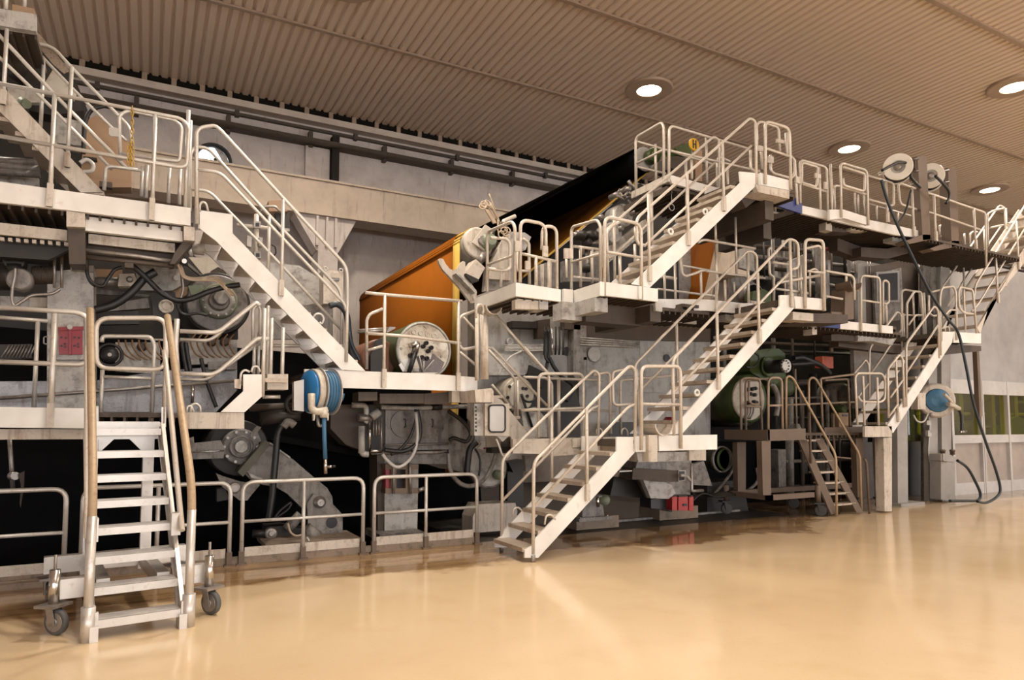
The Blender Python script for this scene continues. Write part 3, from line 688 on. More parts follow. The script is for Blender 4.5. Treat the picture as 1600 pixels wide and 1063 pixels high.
# ================================================================ CENTRAL STAIRS AND LANDINGS
th=T('staircase','central white stair whose foot stands on the beige floor','stairs')
poly=[(820,872),(820,860),(832,853),(836,843),(963.7,706),(963.7,683),(993,683),(993,706),(841,872)]
Yf,Yb=7.5,8.36
stairs(th,poly,(831,856),(966,707),7,Yf,Yb,
 rails=[[(833,866),(834,722),(984,571),(993,578),(992,702)]],mids=[[(835,792),(982,636),(992,632)]],
 posts=[(917,640,783)],loops=[[(851,820),(853,806),(861,804),(868,812)]],mat=WHITE)
part(th,'foot',STEEL,M().cyl(P(833,868,Yf)*1.0,V((P(833,868,Yf).x,Yf,0)),.03,n=12))
p=P(833,868,Yf); part(th,'foot',STEEL,M().cyl(V((p.x,Yb,p.z)),V((p.x,Yb,0)),.03,n=12))
th=T('landing_platform','white landing between the lower and upper central stairs','platform')
panel(th,'edge_beam',WHITE,[(1029,681),(1120.6,679.5),(1120.6,702.5),(1030,705)],7.4,.05)
panel(th,'edge_beam',WHITE,[(994,682),(1014,681.5),(1014,706),(994,706.5)],7.45,.05)
panel(th,'edge_beam',DWHITE,Z13((225,538),(820,524),(820,600),(740,615),(372,640),(372,622),(225,618)),8.45,.05)
panel(th,'cover_plate',DWHITE,Z13((568,535),(810,528),(810,560),(568,585)),8.42,.02)
zz=1.5
deck(th,P(993,690,7.45).x,P(1120,690,7.4).x,7.5,8.45,zz); deck(th,P(841,690,8.45).x,P(1100,690,8.45).x,8.5,9.4,zz)
panel(th,'hanger_box',DWHITE,V6((1090,135),(1250,135),(1250,245),(1090,245)),7.7,.3); panel(th,'hanger_box',LGREY,V6((580,165),(1060,160),(1060,250),(600,260)),7.9,.2)
panel(th,'hanger_box',LGREY,V6((785,165),(1070,160),(1070,245),(785,255)),7.75,.1)
rail(th,[(1002,704),(1002,572.5),(1063,572.5),(1064,701)],7.37,fil=.11,name='guard_rail',r=.026); rail(th,[(1003,631.5),(1062,632.5)],7.37,r=.021,name='guard_rail')
post(th,1052.3,577,681,7.4)
rail(th,Z13((372,530),(372,162),(628,162),(628,515)),8.5,fil=.11,name='guard_rail'); rail(th,Z13((285,370),(630,360)),8.5,r=.021,name='guard_rail')
rail(th,Z13((285,182),(415,185),(448,215),(452,530)),9.3,name='guard_rail'); rail(th,Z13((420,188),(740,200)),9.3,name='guard_rail'); rail(th,Z13((270,372),(800,375)),9.3,r=.02,name='guard_rail')
post(th,873,592,686,9.3,r=.03)
rail(th,Z13((690,170),(780,150),(785,505)),8.5,fil=.1,name='guard_rail')
rail(th,Z13((915,335),(800,345),(795,180),(800,150),(900,128),(935,135),(945,500)),8.3,fil=.09,name='guard_rail')
rail(th,Z13((842,510),(840,200),(1150,170)),9.2,fil=.08,name='guard_rail')
for lp in (Z13((705,515),(705,480),(725,475),(738,490),(738,545)),Z13((848,520),(848,485),(865,472),(882,490),(882,520))): rail(th,lp,8.4,r=.013,fil=.05,name='grab_loop')
th=T('roll_cradle','pale roll cradle on a square post at the front of the central landing','roll rest')
def cradle(th,c,r0,half,pxpost,Y,mat,post_dy=.14):
    m=M()
    for k in range(10):
        a0=math.pi+math.pi*k/10; a1=math.pi+math.pi*(k+1)/10
        m.prism([c+V((r0*math.cos(a),-half,r0*math.sin(a))) for a in (a0,a1)]+[c+V(((r0-.018)*math.cos(a),-half,(r0-.018)*math.sin(a))) for a in (a1,a0)],(0,2*half,0))
    part(th,'trough',mat,m); panel(th,'post',mat,pxpost,Y,post_dy)
cradle(th,P(1026,663,7.5),.165,.16,V6((700,0),(783,0),(783,258),(700,258)),7.38,DWHITE)
solo('fire_hose_box','red can standing behind the central roll cradle','can',DRED,M().lathe(P(1046,677,7.9),(0,0,1),[(.09,0),(.09,.2),(.06,.24)],18))
th=T('staircase','white stair climbing right from the central landing to the mid level walkway','stairs')
poly=[(1043,679),(1090,626),(1218.6,478),(1218.6,461.4),(1239,461),(1240,482.6),(1066,678)]
stairs(th,poly,(1060,657),(1217,481),10,7.4,8.25,
 rails=[[(1052.5,678),(1051,562),(1233,372.5),(1247,379),(1248,418),(1238,421.5)]],mids=[[(1053,613),(1238,421)]],
 posts=[(1121.3,492,609),(1185.2,427,537),(1235.5,376,480)],mat=WHITE)
for (x,y) in ((1090,613),): 
    part(th,'lifting_eye',WHITE,M().ring(P(x-1,y+1,7.43),(0,1,0),.04,.016,18,6))
# ---------------------------------------------------------------- platforms P1 / P2 above
th=T('inspection_platform','small white balcony platform in front of the felt roll end','platform')
c1=P(806,441.5,7.6)
panel(th,'edge_beam',WHITE,[(806,441.5),(876.5,452.7),(876.5,471.5),(806,462.7)],7.6,.05)
zb_=P(806,462.7,7.6).z
part(th,'side_beam',WHITE,M().box(c1.x,c1.x+.05,7.65,8.85,zb_,c1.z))
deck(th,c1.x+.05,P(876,452,7.6).x,7.66,8.8,c1.z-.1)
panel(th,'support_box',DWHITE,Z9((580,745),(785,765),(785,815),(580,810)),7.7,.1); panel(th,'support_beam',LGREY,Z9((730,755),(785,760),(785,815),(730,812)),7.68,.3)
xL=c1.x+.02
def xrail(th,pts,X,r=.023,fil=.1,name='guard_rail',mat=None): return part(th,name,mat or RAIL,M().tube([PX(a,b,X) for a,b in pts],r,fil))
xrail(th,Z9((405,700),(405,330),(560,265),(578,300),(578,645)),xL)
xrail(th,Z9((405,535),(565,478)),xL,r=.02)
rail(th,Z9((425,368),(520,372),(547,400),(547,560),(520,572),(412,560)),8.2,fil=.08,name='guard_rail'); post(th,783,421,448,8.2,r=.02)
rail(th,Z9((610,645),(612,252),(770,282),(772,490)),7.62,fil=.12,name='guard_rail'); rail(th,Z9((618,465),(838,515)),7.62,r=.021,name='guard_rail')
rail(th,Z9((745,440),(750,292),(838,300),(840,685)),7.66,fil=.12,name='guard_rail')
post(th,837.5,402,446,7.62); post(th,857.5,407,450,7.62)
rail(th,Z9((625,372),(665,395),(668,655)),8.3,fil=.06,name='guard_rail'); rail(th,Z9((590,450),(590,572),(670,576)),8.3,r=.02,fil=.03,name='guard_rail')
for q in (Z9((580,385),(610,385),(610,450),(580,450)),Z9((755,415),(785,420),(785,485),(755,480)),Z9((645,510),(675,510),(675,565),(645,565))): panel(th,'hinge_plate',DWHITE,q,7.58,.03)
th=T('inspection_platform','white platform at the foot of the upper stair with hinged gate rails','platform')
c2=P(940.8,440,7.6); zb_=P(941,461.5,7.6).z
panel(th,'edge_beam',WHITE,[(940.8,440),(1028,451.5),(1028,471.5),(941,461.5)],7.6,.05)
part(th,'side_beam',WHITE,M().box(c2.x,c2.x+.05,7.65,8.32,zb_,c2.z))
panel(th,'edge_beam',WHITE,Z9((882,685),(940,690),(940,770),(882,765)),8.3,.05)
deck(th,c2.x+.02,P(1028,452,7.6).x,7.66,8.45,c2.z-.1); deck(th,P(880,460,8.32).x,P(1105,460,8.4).x,8.36,9.5,c2.z-.1)
part(th,'under_beam',LGREY,M().box(P(875,470,8.3).x,c2.x+.2,8.25,8.5,zb_-.26,zb_).box(c2.x-.02,c2.x+.2,7.75,8.4,zb_-.2,zb_))
part(th,'cross_beam',BROWN,M().box(c2.x+.1,P(1030,470,7.75).x,8.15,8.5,zb_-.28,zb_)); panel(th,'end_plate',LGREY,V2((258,782),(325,795),(325,870),(262,862)),7.75,.3)
part(th,'cross_beam',BROWN,M().box(P(1028,470,7.8).x-.15,P(1028,470,7.8).x+.05,7.8,9.2,zb_-.26,zb_-.02))
xL=c2.x+.02
xrail(th,Z9((930,765),(930,300),(1090,255),(1112,290),(1112,640)),xL); xrail(th,Z9((935,518),(1110,466)),xL,r=.02)
rail(th,Z9((1135,725),(1138,232),(1365,282),(1368,750)),7.58,fil=.13,name='guard_rail',r=.025); rail(th,Z9((1150,455),(1362,490)),7.58,r=.021,name='guard_rail'); post(th,968.5,400,443,7.6)
rail(th,Z9((1160,650),(1150,330),(1175,300),(1240,262)),7.9,fil=.08,name='guard_rail')
rail(th,Z9((945,420),(1100,440)),8.4,name='guard_rail'); rail(th,Z9((940,610),(1100,628)),8.4,r=.02,name='guard_rail'); post(th,907,386,449,8.4); post(th,925,390,443,8.4); post(th,885,400,434,8.35,r=.02)
panel(th,'hinge_plate',DWHITE,Z9((888,432),(942,432),(942,495),(888,495)),7.72,.03)
rail(th,Z9((1330,300),(1330,360),(1345,400),(1390,415)),7.75,fil=.06,name='guard_rail'); post(th,992,382,415,8.3)
for x in (941,1002.5): panel(th,'post_bracket',WHITE,[(x-3.4,440 if x<950 else 447),(x+3.4,441 if x<950 else 448),(x+3.4,463 if x<950 else 468),(x-3.4,462 if x<950 else 467)],7.56,.03)
th=T('staircase','white stair climbing from the gated platform to the top deck','stairs')
poly=[(987.5,443.9),(1157.8,285),(1155.8,268),(1184,271),(1182,289.6),(1015,450)]
stairs(th,poly,(1003,436),(1152,290),9,7.6,8.4,
 rails=[[(1008,384),(996,382),(994,342),(1172,184.5),(1180.5,190),(1182,289)]],mids=[[(1007.6,384),(1174,228)]],
 posts=[(1014,304,440),(1074.7,270,384),(1130,224,330)],mat=WHITE)
for (x,y) in ((1048,363),(1102,332)): part(th,'lifting_eye',WHITE,M().ring(P(x,y-1,7.63),(0,1,0),.04,.016,18,6))
# ================================================================ MID LEVEL WALKWAY (K)
th=T('walkway_platform','mid level white walkway behind the central upper stair','platform')
K=8.35
panel(th,'edge_beam',WHITE,[(1105,468),(1175,475.5),(1190,477.5),(1190,494),(1175,491.6),(1105,485.7)],K,.05)
pk=P(1105,468,K); zk=pk.z; zkb=P(1105,485.7,K).z
pl=P(1037,473,8.05)
part(th,'edge_beam',WHITE,M().prism([(pk.x,K,zkb),(pk.x,K,zk),(pl.x,8.9,zk),(pl.x,8.9,zkb)],(0,.05,0)))
panel(th,'lower_flange',WHITE,V2((80,932),(200,895),(640,955),(640,985)),9.0,.04)
panel(th,'edge_beam',WHITE,[(1241,463),(1290,467.6),(1291,485),(1243,482)],7.4,.05)
deck(th,P(1035,480,8.9).x,P(1400,480,8.4).x,K+.06,9.9,zk-.1); deck(th,P(1220,470,7.4).x,P(1291,470,7.4).x,7.46,K,zk-.1)
panel(th,'support_beam',LGREY,V2((900,895),(1120,905),(1120,965),(910,950)),K+.1,.2); panel(th,'support_beam',BROWN,[(1290,490),(1240,490),(1243,505),(1325,505),(1325,492)],7.7,.5); panel(th,'support_box',DWHITE,V3((100,570),(270,585),(270,650),(100,635)),7.5,.3)
rail(th,[(1258,482),(1258,374),(1286.5,376),(1288,486)],7.37,fil=.11,name='guard_rail',r=.026); rail(th,Z12((1285,255),(1390,266)),7.37,r=.021,name='guard_rail')
rail(th,Z12((1275,115),(1355,95),(1375,120),(1375,420)),7.9,fil=.07,name='guard_rail')
rail(th,[(1290,423.5),(1330,430.5),(1334.5,436),(1335,469)],7.9,fil=.08,name='guard_rail'); rail(th,[(1290,463),(1316,467.5)],7.9,r=.021,name='guard_rail'); post(th,1322,431,440,7.9)
post(th,1251,415,463,8.35); rail(th,Z12((1100,330),(1370,280)),8.0,r=.026,name='guard_rail'); rail(th,Z12((1065,200),(1175,215)),8.3,name='guard_rail'); rail(th,Z12((1085,365),(1300,395)),8.4,name='guard_rail'); rail(th,Z12((1300,415),(1300,250),(1330,240),(1350,255)),8.3,fil=.04,r=.02,name='guard_rail')
rail(th,Z12((1075,460),(1075,290),(1050,280),(1040,120),(1060,105)),8.3,fil=.06,name='guard_rail'); rail(th,Z12((1145,400),(1145,300),(1165,285),(1270,300)),8.6,fil=.05,r=.02,name='guard_rail'); post(th,1247,415,463,8.5)
rail(th,V2((655,230),(705,203),(1180,288)),K+.05,name='guard_rail',fil=.1); rail(th,V2((735,495),(1000,530),(1270,560)),K+.05,r=.021,name='guard_rail')
rail(th,V2((500,365),(505,520),(535,542),(640,512),(690,488),(740,492)),K+.1,fil=.08,name='guard_rail')
rail(th,V2((510,445),(800,495)),K+.5,r=.02,name='guard_rail'); rail(th,V2((280,660),(700,712),(830,730)),K+.6,r=.02,name='guard_rail'); rail(th,V2((300,545),(450,565)),K+.6,name='guard_rail',r=.03)
rail(th,V2((815,210),(835,640),(825,715),(790,730)),K+.1,fil=.06,name='guard_rail')
for x,a_,b_,dy in ((1118,350,376,.05),(1150,340,428,.05),(1095.5,424,468,.1),(1055,412,474,.3),(1038.5,425,470,.5),(1147,441,458,.4)): post(th,x,a_,b_,K+dy,r=.021)
post(th,1133,438,476,K+.02)
panel(th,'angle_bracket',DWHITE,V2((1140,765),(1340,790),(1340,815),(1150,800)),K-.08,.05)
# second piece with blue panel
th=T('walkway_platform','mid level walkway end with a small blue panel before the stained door','platform')
panel(th,'edge_beam',WHITE,[(1313,501),(1395,510),(1395,521.5),(1313,514)],8.4,.05); panel(th,'edge_beam',DWHITE,[(1254,506.5),(1274.5,508),(1276,511.5),(1254,509)],8.4,.04)
panel(th,'blue_panel',BLUE,[(1274.6,505),(1299,498.5),(1313,500),(1313,513.5),(1276,509.8)],8.38,.04,'blue painted end panel')
ze=P(1313,514,8.4).z
deck(th,P(1260,510,8.4).x,P(1412,510,8.4).x,8.46,9.7,ze+.06)
panel(th,'support_beam',LGREY,V3((640,738),(830,755),(950,765),(930,850),(760,815),(640,815)),8.7,.2); panel(th,'support_beam',BROWN,V3((420,760),(640,740),(640,815),(420,810)),8.75,.2); panel(th,'end_block',DWHITE,V3((260,695),(300,695),(300,760),(262,760)),8.5,.2)
panel(th,'lower_beam',BROWN,V3((480,800),(1000,850),(1000,920),(480,860)),9.2,.2)
rail(th,V3((667,735),(665,268),(822,285),(828,745)),8.37,fil=.11,name='guard_rail'); rail(th,V3((675,475),(825,496)),8.37,r=.02,name='guard_rail')
rail(th,V3((850,670),(848,318),(870,308),(897,330),(898,490),(880,505),(855,500)),8.6,fil=.08,name='guard_rail'); post(th,1385,476,506,8.6)
th=T('roll_cradle','brown grimed roll cradle standing by the blue panel of the mid walkway','roll rest')
cradle(th,P(1325.5,443,8.2),.17,.16,V3((535,375),(605,375),(608,632),(530,632)),8.2,BROWNPOST,.3); panel(th,'web_plate',BROWNPOST,V3((420,570),(535,575),(530,632),(420,632)),8.25,.2); panel(th,'rib',BROWNPOST,V3((525,380),(540,380),(540,575),(480,575)),8.4,.03)
part(th,'hook_loop',RAIL,M().tube(L3(V3((485,570),(485,400),(505,385),(520,400)),8.5),.02,.04))
# ================================================================ TOP DECK
th=T('top_deck','top deck with guard rails running under the ceiling to the far end','platform')
TD=8.4; p0=P(1045,272.6,TD); zt5=5.76
panel(th,'edge_beam',WHITE,Z11((420,410),(710,490),(705,540),(440,465)),TD,.05)
part(th,'side_beam',DWHITE,M().box(p0.x-.02,p0.x+.03,TD,9.35,P(1050,285,TD).z,p0.z))
panel(th,'edge_beam',WHITE,[(1187.8,270),(1236.6,282.6),(1235,297.7),(1189,289)],7.6,.05)
panel(th,'edge_beam',WHITE,[(1253.7,321.5),(1398,352),(1440,361.5),(1440,372),(1398,367),(1253.7,334)],8.2,.05)
panel(th,'edge_beam',WHITE,V4((340,540),(480,580),(640,625),(640,650),(480,615),(340,570)),8.5,.05)
deck(th,p0.x,P(1240,280,7.7).x,TD+.06,9.6,zt5-.15); deck(th,P(1150,280,7.66).x,P(1240,280,7.66).x,7.66,TD+.05,zt5-.2); deck(th,P(1240,320,8.26).x,P(1575,400,8.5).x,8.26,9.6,zt5-.15)
part(th,'cross_beam',BROWN,M().box(P(1178,310,8.7).x,P(1178,310,8.7).x+.2,8.5,9.6,5.05,5.4).box(8.9,9.1,7.8,9.5,5.1,5.42))
panel(th,'support_box',DWHITE,Z11((962,472),(1172,512),(1172,562),(975,520)),7.58,.3); panel(th,'support_box',BROWN,Z11((870,560),(975,480),(1000,540),(900,620)),7.9,.3)
panel(th,'blue_panel',BLUE,[(1188,308),(1235.4,306),(1253,315),(1253,334),(1190,314)],8.17,.04,'blue painted panel below the deck edge')
panel(th,'support_beam',BROWN,Z15((170,510),(330,515),(430,545),(430,580),(270,585),(175,575)),8.5,.3); panel(th,'support_beam',DWHITE,Z15((325,520),(430,540),(430,580),(390,580),(325,570)),8.4,.15); panel(th,'support_beam',DWHITE,Z15((165,515),(205,515),(205,580),(165,570)),8.4,.15)
panel(th,'bump_beam',WHITE,Z15((190,440),(280,440),(435,490),(435,540),(280,495),(190,505)),8.05,.05)
panel(th,'support_beam',BROWN,Z15((390,680),(560,690),(690,660),(690,720),(560,755),(390,740)),8.8,.3); panel(th,'support_beam',BROWN,Z15((240,620),(390,680),(390,760),(240,700)),9.0,.2); panel(th,'support_beam',LGREY,Z15((590,600),(690,625),(690,660),(590,640)),8.4,.2)
# rails
xT=p0.x
rail(th,Z11((218,550),(212,200),(222,180)),9.3,name='guard_rail') 
xrail(th,Z11((215,555),(212,180),(375,85),(388,115),(388,440)),xT)
xrail(th,Z11((222,340),(388,255)),xT,r=.02)
rail(th,Z11((222,205),(420,262),(690,345)),9.3,r=.02,name='guard_rail'); rail(th,Z11((222,362),(400,405)),9.3,r=.02,name='guard_rail'); post(th,1024.5,226,290,9.3)
rail(th,Z11((420,430),(422,103),(910,248)),TD+.02,fil=.12,name='guard_rail'); rail(th,Z11((430,262),(960,385)),TD+.02,r=.021,name='guard_rail')
for x,a_,b_ in ((1104,214,286),(1081,250,280),(1121,262,297),(1137,262,300)): post(th,x,a_,b_,TD+.05,r=.021)
rail(th,Z11((720,480),(720,330),(735,300),(800,330)),TD+.7,fil=.06,name='guard_rail')
rail(th,Z11((1022,470),(1022,75),(1172,122),(1182,505)),7.58,fil=.12,name='guard_rail',r=.025); rail(th,Z11((1035,250),(1170,297)),7.58,r=.021,name='guard_rail')
rail(th,Z11((970,240),(968,100),(990,80),(1105,115),(1112,270)),7.9,fil=.1,name='guard_rail'); rail(th,Z11((1055,290),(1055,385),(1075,405),(1185,435),(1205,410),(1205,320),(1180,295)),7.75,fil=.08,name='guard_rail'); post(th,1229,208,245,7.9); rail(th,Z11((930,260),(930,370),(945,388),(985,390)),7.7,fil=.05,name='guard_rail'); post(th,1190,232,265,7.9)
for q in (Z11((1040,295),(1075,300),(1075,340),(1040,335)),Z11((1095,185),(1140,195),(1140,215),(1095,210)),Z11((1215,420),(1250,430),(1250,470),(1215,460)),Z11((975,225),(1010,235),(1010,265),(975,262)),Z11((1335,400),(1370,410),(1370,435),(1335,430)),Z11((1392,455),(1415,460),(1415,505),(1392,500))): panel(th,'gate_latch',DWHITE,q,7.72 if q[0][0]<1245 else 8.12,.03)
rail(th,Z11((1240,590),(1238,318),(1405,365),(1413,645)),8.15,fil=.11,name='guard_rail'); rail(th,Z11((1250,465),(1250,335),(1350,365),(1342,490),(1250,460)),8.13,fil=.07,name='gate_loop') ; rail(th,Z11((1250,470),(1410,520)),8.15,r=.021,name='guard_rail'); post(th,1281,262,327,8.15)
rail(th,Z11((1222,600),(1212,430),(1205,320)),8.15,fil=.1,name='guard_rail')
post(th,1299,257,340,8.1); post(th,1304,290,330,8.2,r=.02)
rail(th,Z15((265,490),(258,140),(428,190),(437,540)),8.03,fil=.11,name='guard_rail'); rail(th,Z15((278,168),(415,212),(412,325),(278,285),(275,240)),8.0,fil=.07,name='gate_loop'); rail(th,Z15((215,300),(230,285),(430,345)),8.05,r=.021,fil=.05,name='guard_rail')
rail(th,Z15((430,222),(598,270),(600,410),(580,415),(440,375)),8.2,fil=.1,name='guard_rail'); rail(th,Z15((435,402),(780,500)),9.3,r=.02,name='guard_rail')
rail(th,Z15((780,450),(640,405),(628,290),(640,272),(1185,460),(1190,800)),8.2,fil=.1,name='guard_rail'); rail(th,Z15((780,440),(1150,568)),8.2,r=.021,name='guard_rail')
for x0,a_,b_ in ((555,262,520),(722,305,610),(862,350,640),(1117,435,690)): post(th,1250+x0/4.089,220+a_/4.089,220+b_/4.089,8.18,sock=.2)
for x0,a_,b_ in ((352,335,465),(372,345,465),(410,345,470),(490,415,505),(627,460,520),(760,490,575)): post(th,1250+x0/4.089,220+a_/4.089,220+b_/4.089,9.3,r=.02)
rail(th,Z15((890,600),(890,545),(910,535),(968,555),(968,630)),9.3,fil=.05,name='guard_rail'); rail(th,Z15((895,612),(960,570)),9.3,r=.015,name='guard_rail')
rail(th,V4((455,550),(455,455),(480,435),(515,440)),9.3,fil=.05,name='guard_rail'); post(th,1507,365,382,9.3)
rail(th,V4((605,560),(600,290),(640,265),(740,240)),8.8,fil=.07,name='guard_rail'); rail(th,V4((620,405),(730,380)),8.8,name='guard_rail'); rail(th,V4((770,370),(904,335)),9.2,name='guard_rail')
# ================================================================ FAR RIGHT STAIRS
th=T('staircase','lower far stair rising right from the wheeled stand toward the enclosure','stairs')
poly=Z16((330,1005),(655,505),(655,450),(722,452),(712,515),(362,1052))
stairs(th,poly,(1392,660),(1470,538),8,8.4,9.2,rails=[[(1416,636),(1416,538),(1460,478),(1466,486),(1467,560)]],mids=[[(1417,582),(1466,508)]],posts=[],mat=WHITE)
rail(th,Z16((335,962),(330,672),(402,585),(420,615),(428,900)),8.38,fil=.09,name='handrail'); rail(th,Z16((345,842),(420,738)),8.38,r=.02,name='mid_rail'); rail(th,Z16((337,955),(392,878)),8.38,r=.02,name='mid_rail'); post(th,1401.5,558,660,8.38,sock=.2)
rail(th,Z16((130,700),(200,615),(218,650),(220,740)),9.2,fil=.06,name='handrail'); rail(th,Z16((155,840),(215,760)),9.2,r=.02,name='mid_rail')
post(th,1412,490,538,9.2)
th=T('landing_platform','white landing between the two far right stairs','platform')
panel(th,'edge_beam',WHITE,[(1490,519),(1533,521),(1533,537),(1490,535.5)],8.4,.05); zl=P(1490,519,8.4).z
deck(th,P(1462,520,8.4).x,P(1533,520,8.4).x,8.46,9.5,zl-.06); panel(th,'support_beam',BROWN,Z16((700,525),(885,535),(885,565),(690,585),(660,580)),8.6,.3)
part(th,'hanger_post',BROWNPOST,M().box(P(1526,580,8.9).x-.05,P(1526,580,8.9).x+.05,8.85,8.95,1.9,zl-.2))
for pts in (Z16((645,590),(640,250),(650,190),(720,180),(735,215),(740,500)),): rail(th,pts,8.38,fil=.1,name='guard_rail')
rail(th,Z16((655,370),(700,320),(735,322)),8.38,fil=.05,r=.02,name='guard_rail')
rail(th,Z16((858,460),(835,200),(760,185),(750,215),(755,310),(785,340),(838,345)),8.38,fil=.1,name='guard_rail'); post(th,1507,450,519,8.4,r=.02)
rail(th,Z16((415,470),(412,215),(430,200),(520,215),(545,470)),9.2,fil=.07,name='guard_rail'); rail(th,Z16((420,350),(530,355)),9.2,r=.02,name='guard_rail'); post(th,1428,460,525,9.2,r=.021); rail(th,Z16((445,490),(445,280),(490,210),(530,215),(545,480)),9.0,fil=.07,name='guard_rail'); rail(th,Z16((455,410),(500,350),(535,352)),9.0,r=.02,fil=.05,name='guard_rail'); post(th,1445,458,524,9.0)
rail(th,Z16((575,235),(575,340),(600,358),(640,350)),8.9,fil=.05,name='guard_rail'); rail(th,Z16((590,215),(650,200)),8.9,name='guard_rail')
for lp in (Z16((672,450),(672,425),(685,418),(697,430),(697,450)),): rail(th,lp,8.42,r=.012,fil=.04,name='grab_loop')
th=T('staircase','upper far right stair leaving the photo at its right edge','stairs')
poly=[(1526.5,513),(1561.6,450),(1600,391),(1650,313),(1662,335),(1600,411.6),(1544.7,479.7),(1532,522)]
stairs(th,poly,(1531,508),(1646,328),10,8.4,9.25,rails=[V4((485,1050),(500,880),(904,230),(1100,-70))],mids=[V4((470,1100),(530,1030),(904,420),(1100,120))],posts=[],mat=DWHITE,both=False)
post(th,1557.5,397,473,8.38,sock=.2); post(th,1590,346,421,8.38,sock=.2)
rail(th,V4((205,1000),(215,910),(700,215),(745,240),(748,530)),9.25,fil=.1,name='handrail'); rail(th,V4((270,1060),(350,920),(715,385)),9.25,r=.02,name='mid_rail')
post(th,1506.5,405,480,9.25); post(th,1539,359,417,9.25); post(th,1573,326,381,9.25)
DCAST=material('dark_caster_rubber',(.03,.027,.025),.6,0,(.07,.05,.04),.3,14)
# ================================================================ WHEELED STAND WITH STEEP STAIR (Q)
th=T('wheeled_stand','brown grimed wheeled work stand with steep stair near the green gearbox','platform')
QY=8.7; QB=9.75; qc=P(1199.6,672,QY); zq=qc.z; qx=qc.x; zqb=P(1199.6,688.5,QY).z
xr=P(1352,668,QY).x
part(th,'side_beam',BROWNPOST,M().box(qx,qx+.05,QY,QB,zqb,zq)); panel(th,'edge_beam',BROWNPOST,Z14((365,482),(582,476),(582,540),(365,548)),QY,.05); panel(th,'edge_beam',BROWNPOST,Z14((690,470),(922,464),(922,526),(690,532)),QY+.25,.05)
deck(th,qx+.02,xr,QY+.06,QB,zq-.06)
panel(th,'white_beam',DWHITE,Z14((922,463),(1076,463),(1076,525),(922,525)),8.4,.05); deck(th,xr-.1,P(1393,670,8.4).x,8.45,9.3,zq-.06)
panel(th,'white_leg',DWHITE,Z14((1028,530),(1076,527),(1076,950),(1035,950)),8.42,.18,); panel(th,'white_leg',COL,Z14((990,530),(1028,530),(1036,890),(1002,890)),8.75,.1)
panel(th,'leg',BROWNPOST,Z14((330,548),(382,545),(384,858),(338,858)),QY+.02,.12); panel(th,'leg',BROWNPOST,Z14((190,555),(240,553),(240,850),(195,850)),QB-.15,.12); panel(th,'leg',BROWNPOST,Z14((870,532),(912,530),(918,870),(880,870)),QY+.1,.12)
def zat(x,y,Y): return P(1100+x/3.665,540+y/3.665,Y)
zb0=zat(385,888,QY).z; zb1=zat(385,858,QY).z
part(th,'base_frame',BROWNPOST,M().box(qx-.0,qx+.1,QY,QB,zb0,zb1).box(qx,P(1273,776,QY).x,QY,QY+.1,zb0,zb1).box(qx,P(1340,776,QB).x,QB-.1,QB,zb0,zb1))
part(th,'spindle',BROWNPOST,M().cyl(V((P(1278,770,QY).x,QY+.0,zb0-.1)),V((P(1278,770,QY).x,QY,zb1+.12)),.05,n=12)); part(th,'spindle',BROWNPOST,M().cyl(V((qx+.02,QB,zb0-.1)),V((qx+.02,QB,zb1+.1)),.05,n=12))
for (x,y,a_) in ((P(1281,806,QY).x,QY-.02,.9),(qx+.02,QB,1.2),(P(1240,790,QB).x,QB,.9),(P(1377,796,8.75).x,8.75,.8)):
    caster(th,x,y,.11,a_,sleeve=False,mat=DCAST,metal=DGREY)
# steep stair, descending toward the aisle
# the flight as the photo shows it: both cheeks run down to the right and toward the aisle
def q3(x,y,Y): return P(1100+x/3.665,540+y/3.665,Y)
Lt,Lb=q3(560,520,8.95),q3(755,965,8.55); Rt,Rb=q3(655,520,8.95),q3(900,955,8.55)
for a,b in ((Lt,Lb),(Rt,Rb)):
    d=V((.0,0,.11)); part(th,'stringer',BROWNPOST,M().prism([a-V((.13,0,.0)),a+V((.10,0,0)),b+V((.06,0,0)),b-V((.13,0,0))],(0,.04,0)))
for i in range(7):
    t=(i+.35)/7.2; a=Lt+(Lb-Lt)*t; b=Rt+(Rb-Rt)*t
    z=(a.z+b.z)/2
    part(th,'tread',TREAD,M().prism([(a.x,a.y,z-.03),(b.x,b.y,z-.03),(b.x+.03,b.y+.22,z-.03),(a.x+.03,a.y+.22,z-.03)],(0,0,.035)))
rail(th,Z14((470,480,8.9),(470,175,8.9),(505,180,8.9),(755,628,8.52),(760,975,8.52)),8.5,fil=.12,name='handrail',mat=WOODY)
rail(th,Z14((602,650,9.2),(600,190,9.2),(635,182,9.2),(893,628,8.6),(902,945,8.6)),8.6,fil=.12,name='handrail',mat=WOODY)
post(th,1100+607/3.665,540+360/3.665,540+675/3.665,8.8,mat=BROWNPOST); post(th,1100+743/3.665,540+390/3.665,540+620/3.665,9.0,mat=BROWNPOST)
rail(th,Z14((915,650),(930,665),(948,975)),8.5,fil=.05,name='loose_rail',mat=BROWNPOST)
QR=BROWNPOST
QRM=material('grimed_rail_paint',(.40,.31,.24),.45,.15,(.17,.11,.07),.4,24)
rail(th,Z14((213,485),(210,195),(240,185),(320,190),(332,485)),QY+.95,fil=.1,name='guard_rail',mat=QRM); rail(th,Z14((240,485),(238,210),(265,195),(320,200)),QB,fil=.08,name='guard_rail',mat=QRM)
rail(th,Z14((368,480),(368,185),(445,185),(450,478)),QY+.03,fil=.12,name='guard_rail',mat=QRM); rail(th,Z14((240,350),(330,352)),QY+.9,r=.02,name='guard_rail',mat=QRM); rail(th,Z14((375,345),(448,343)),QY+.03,r=.02,name='guard_rail',mat=QRM)
rail(th,Z14((258,205),(255,315),(275,338),(315,338)),QB-.1,fil=.06,name='guard_rail',mat=QRM)
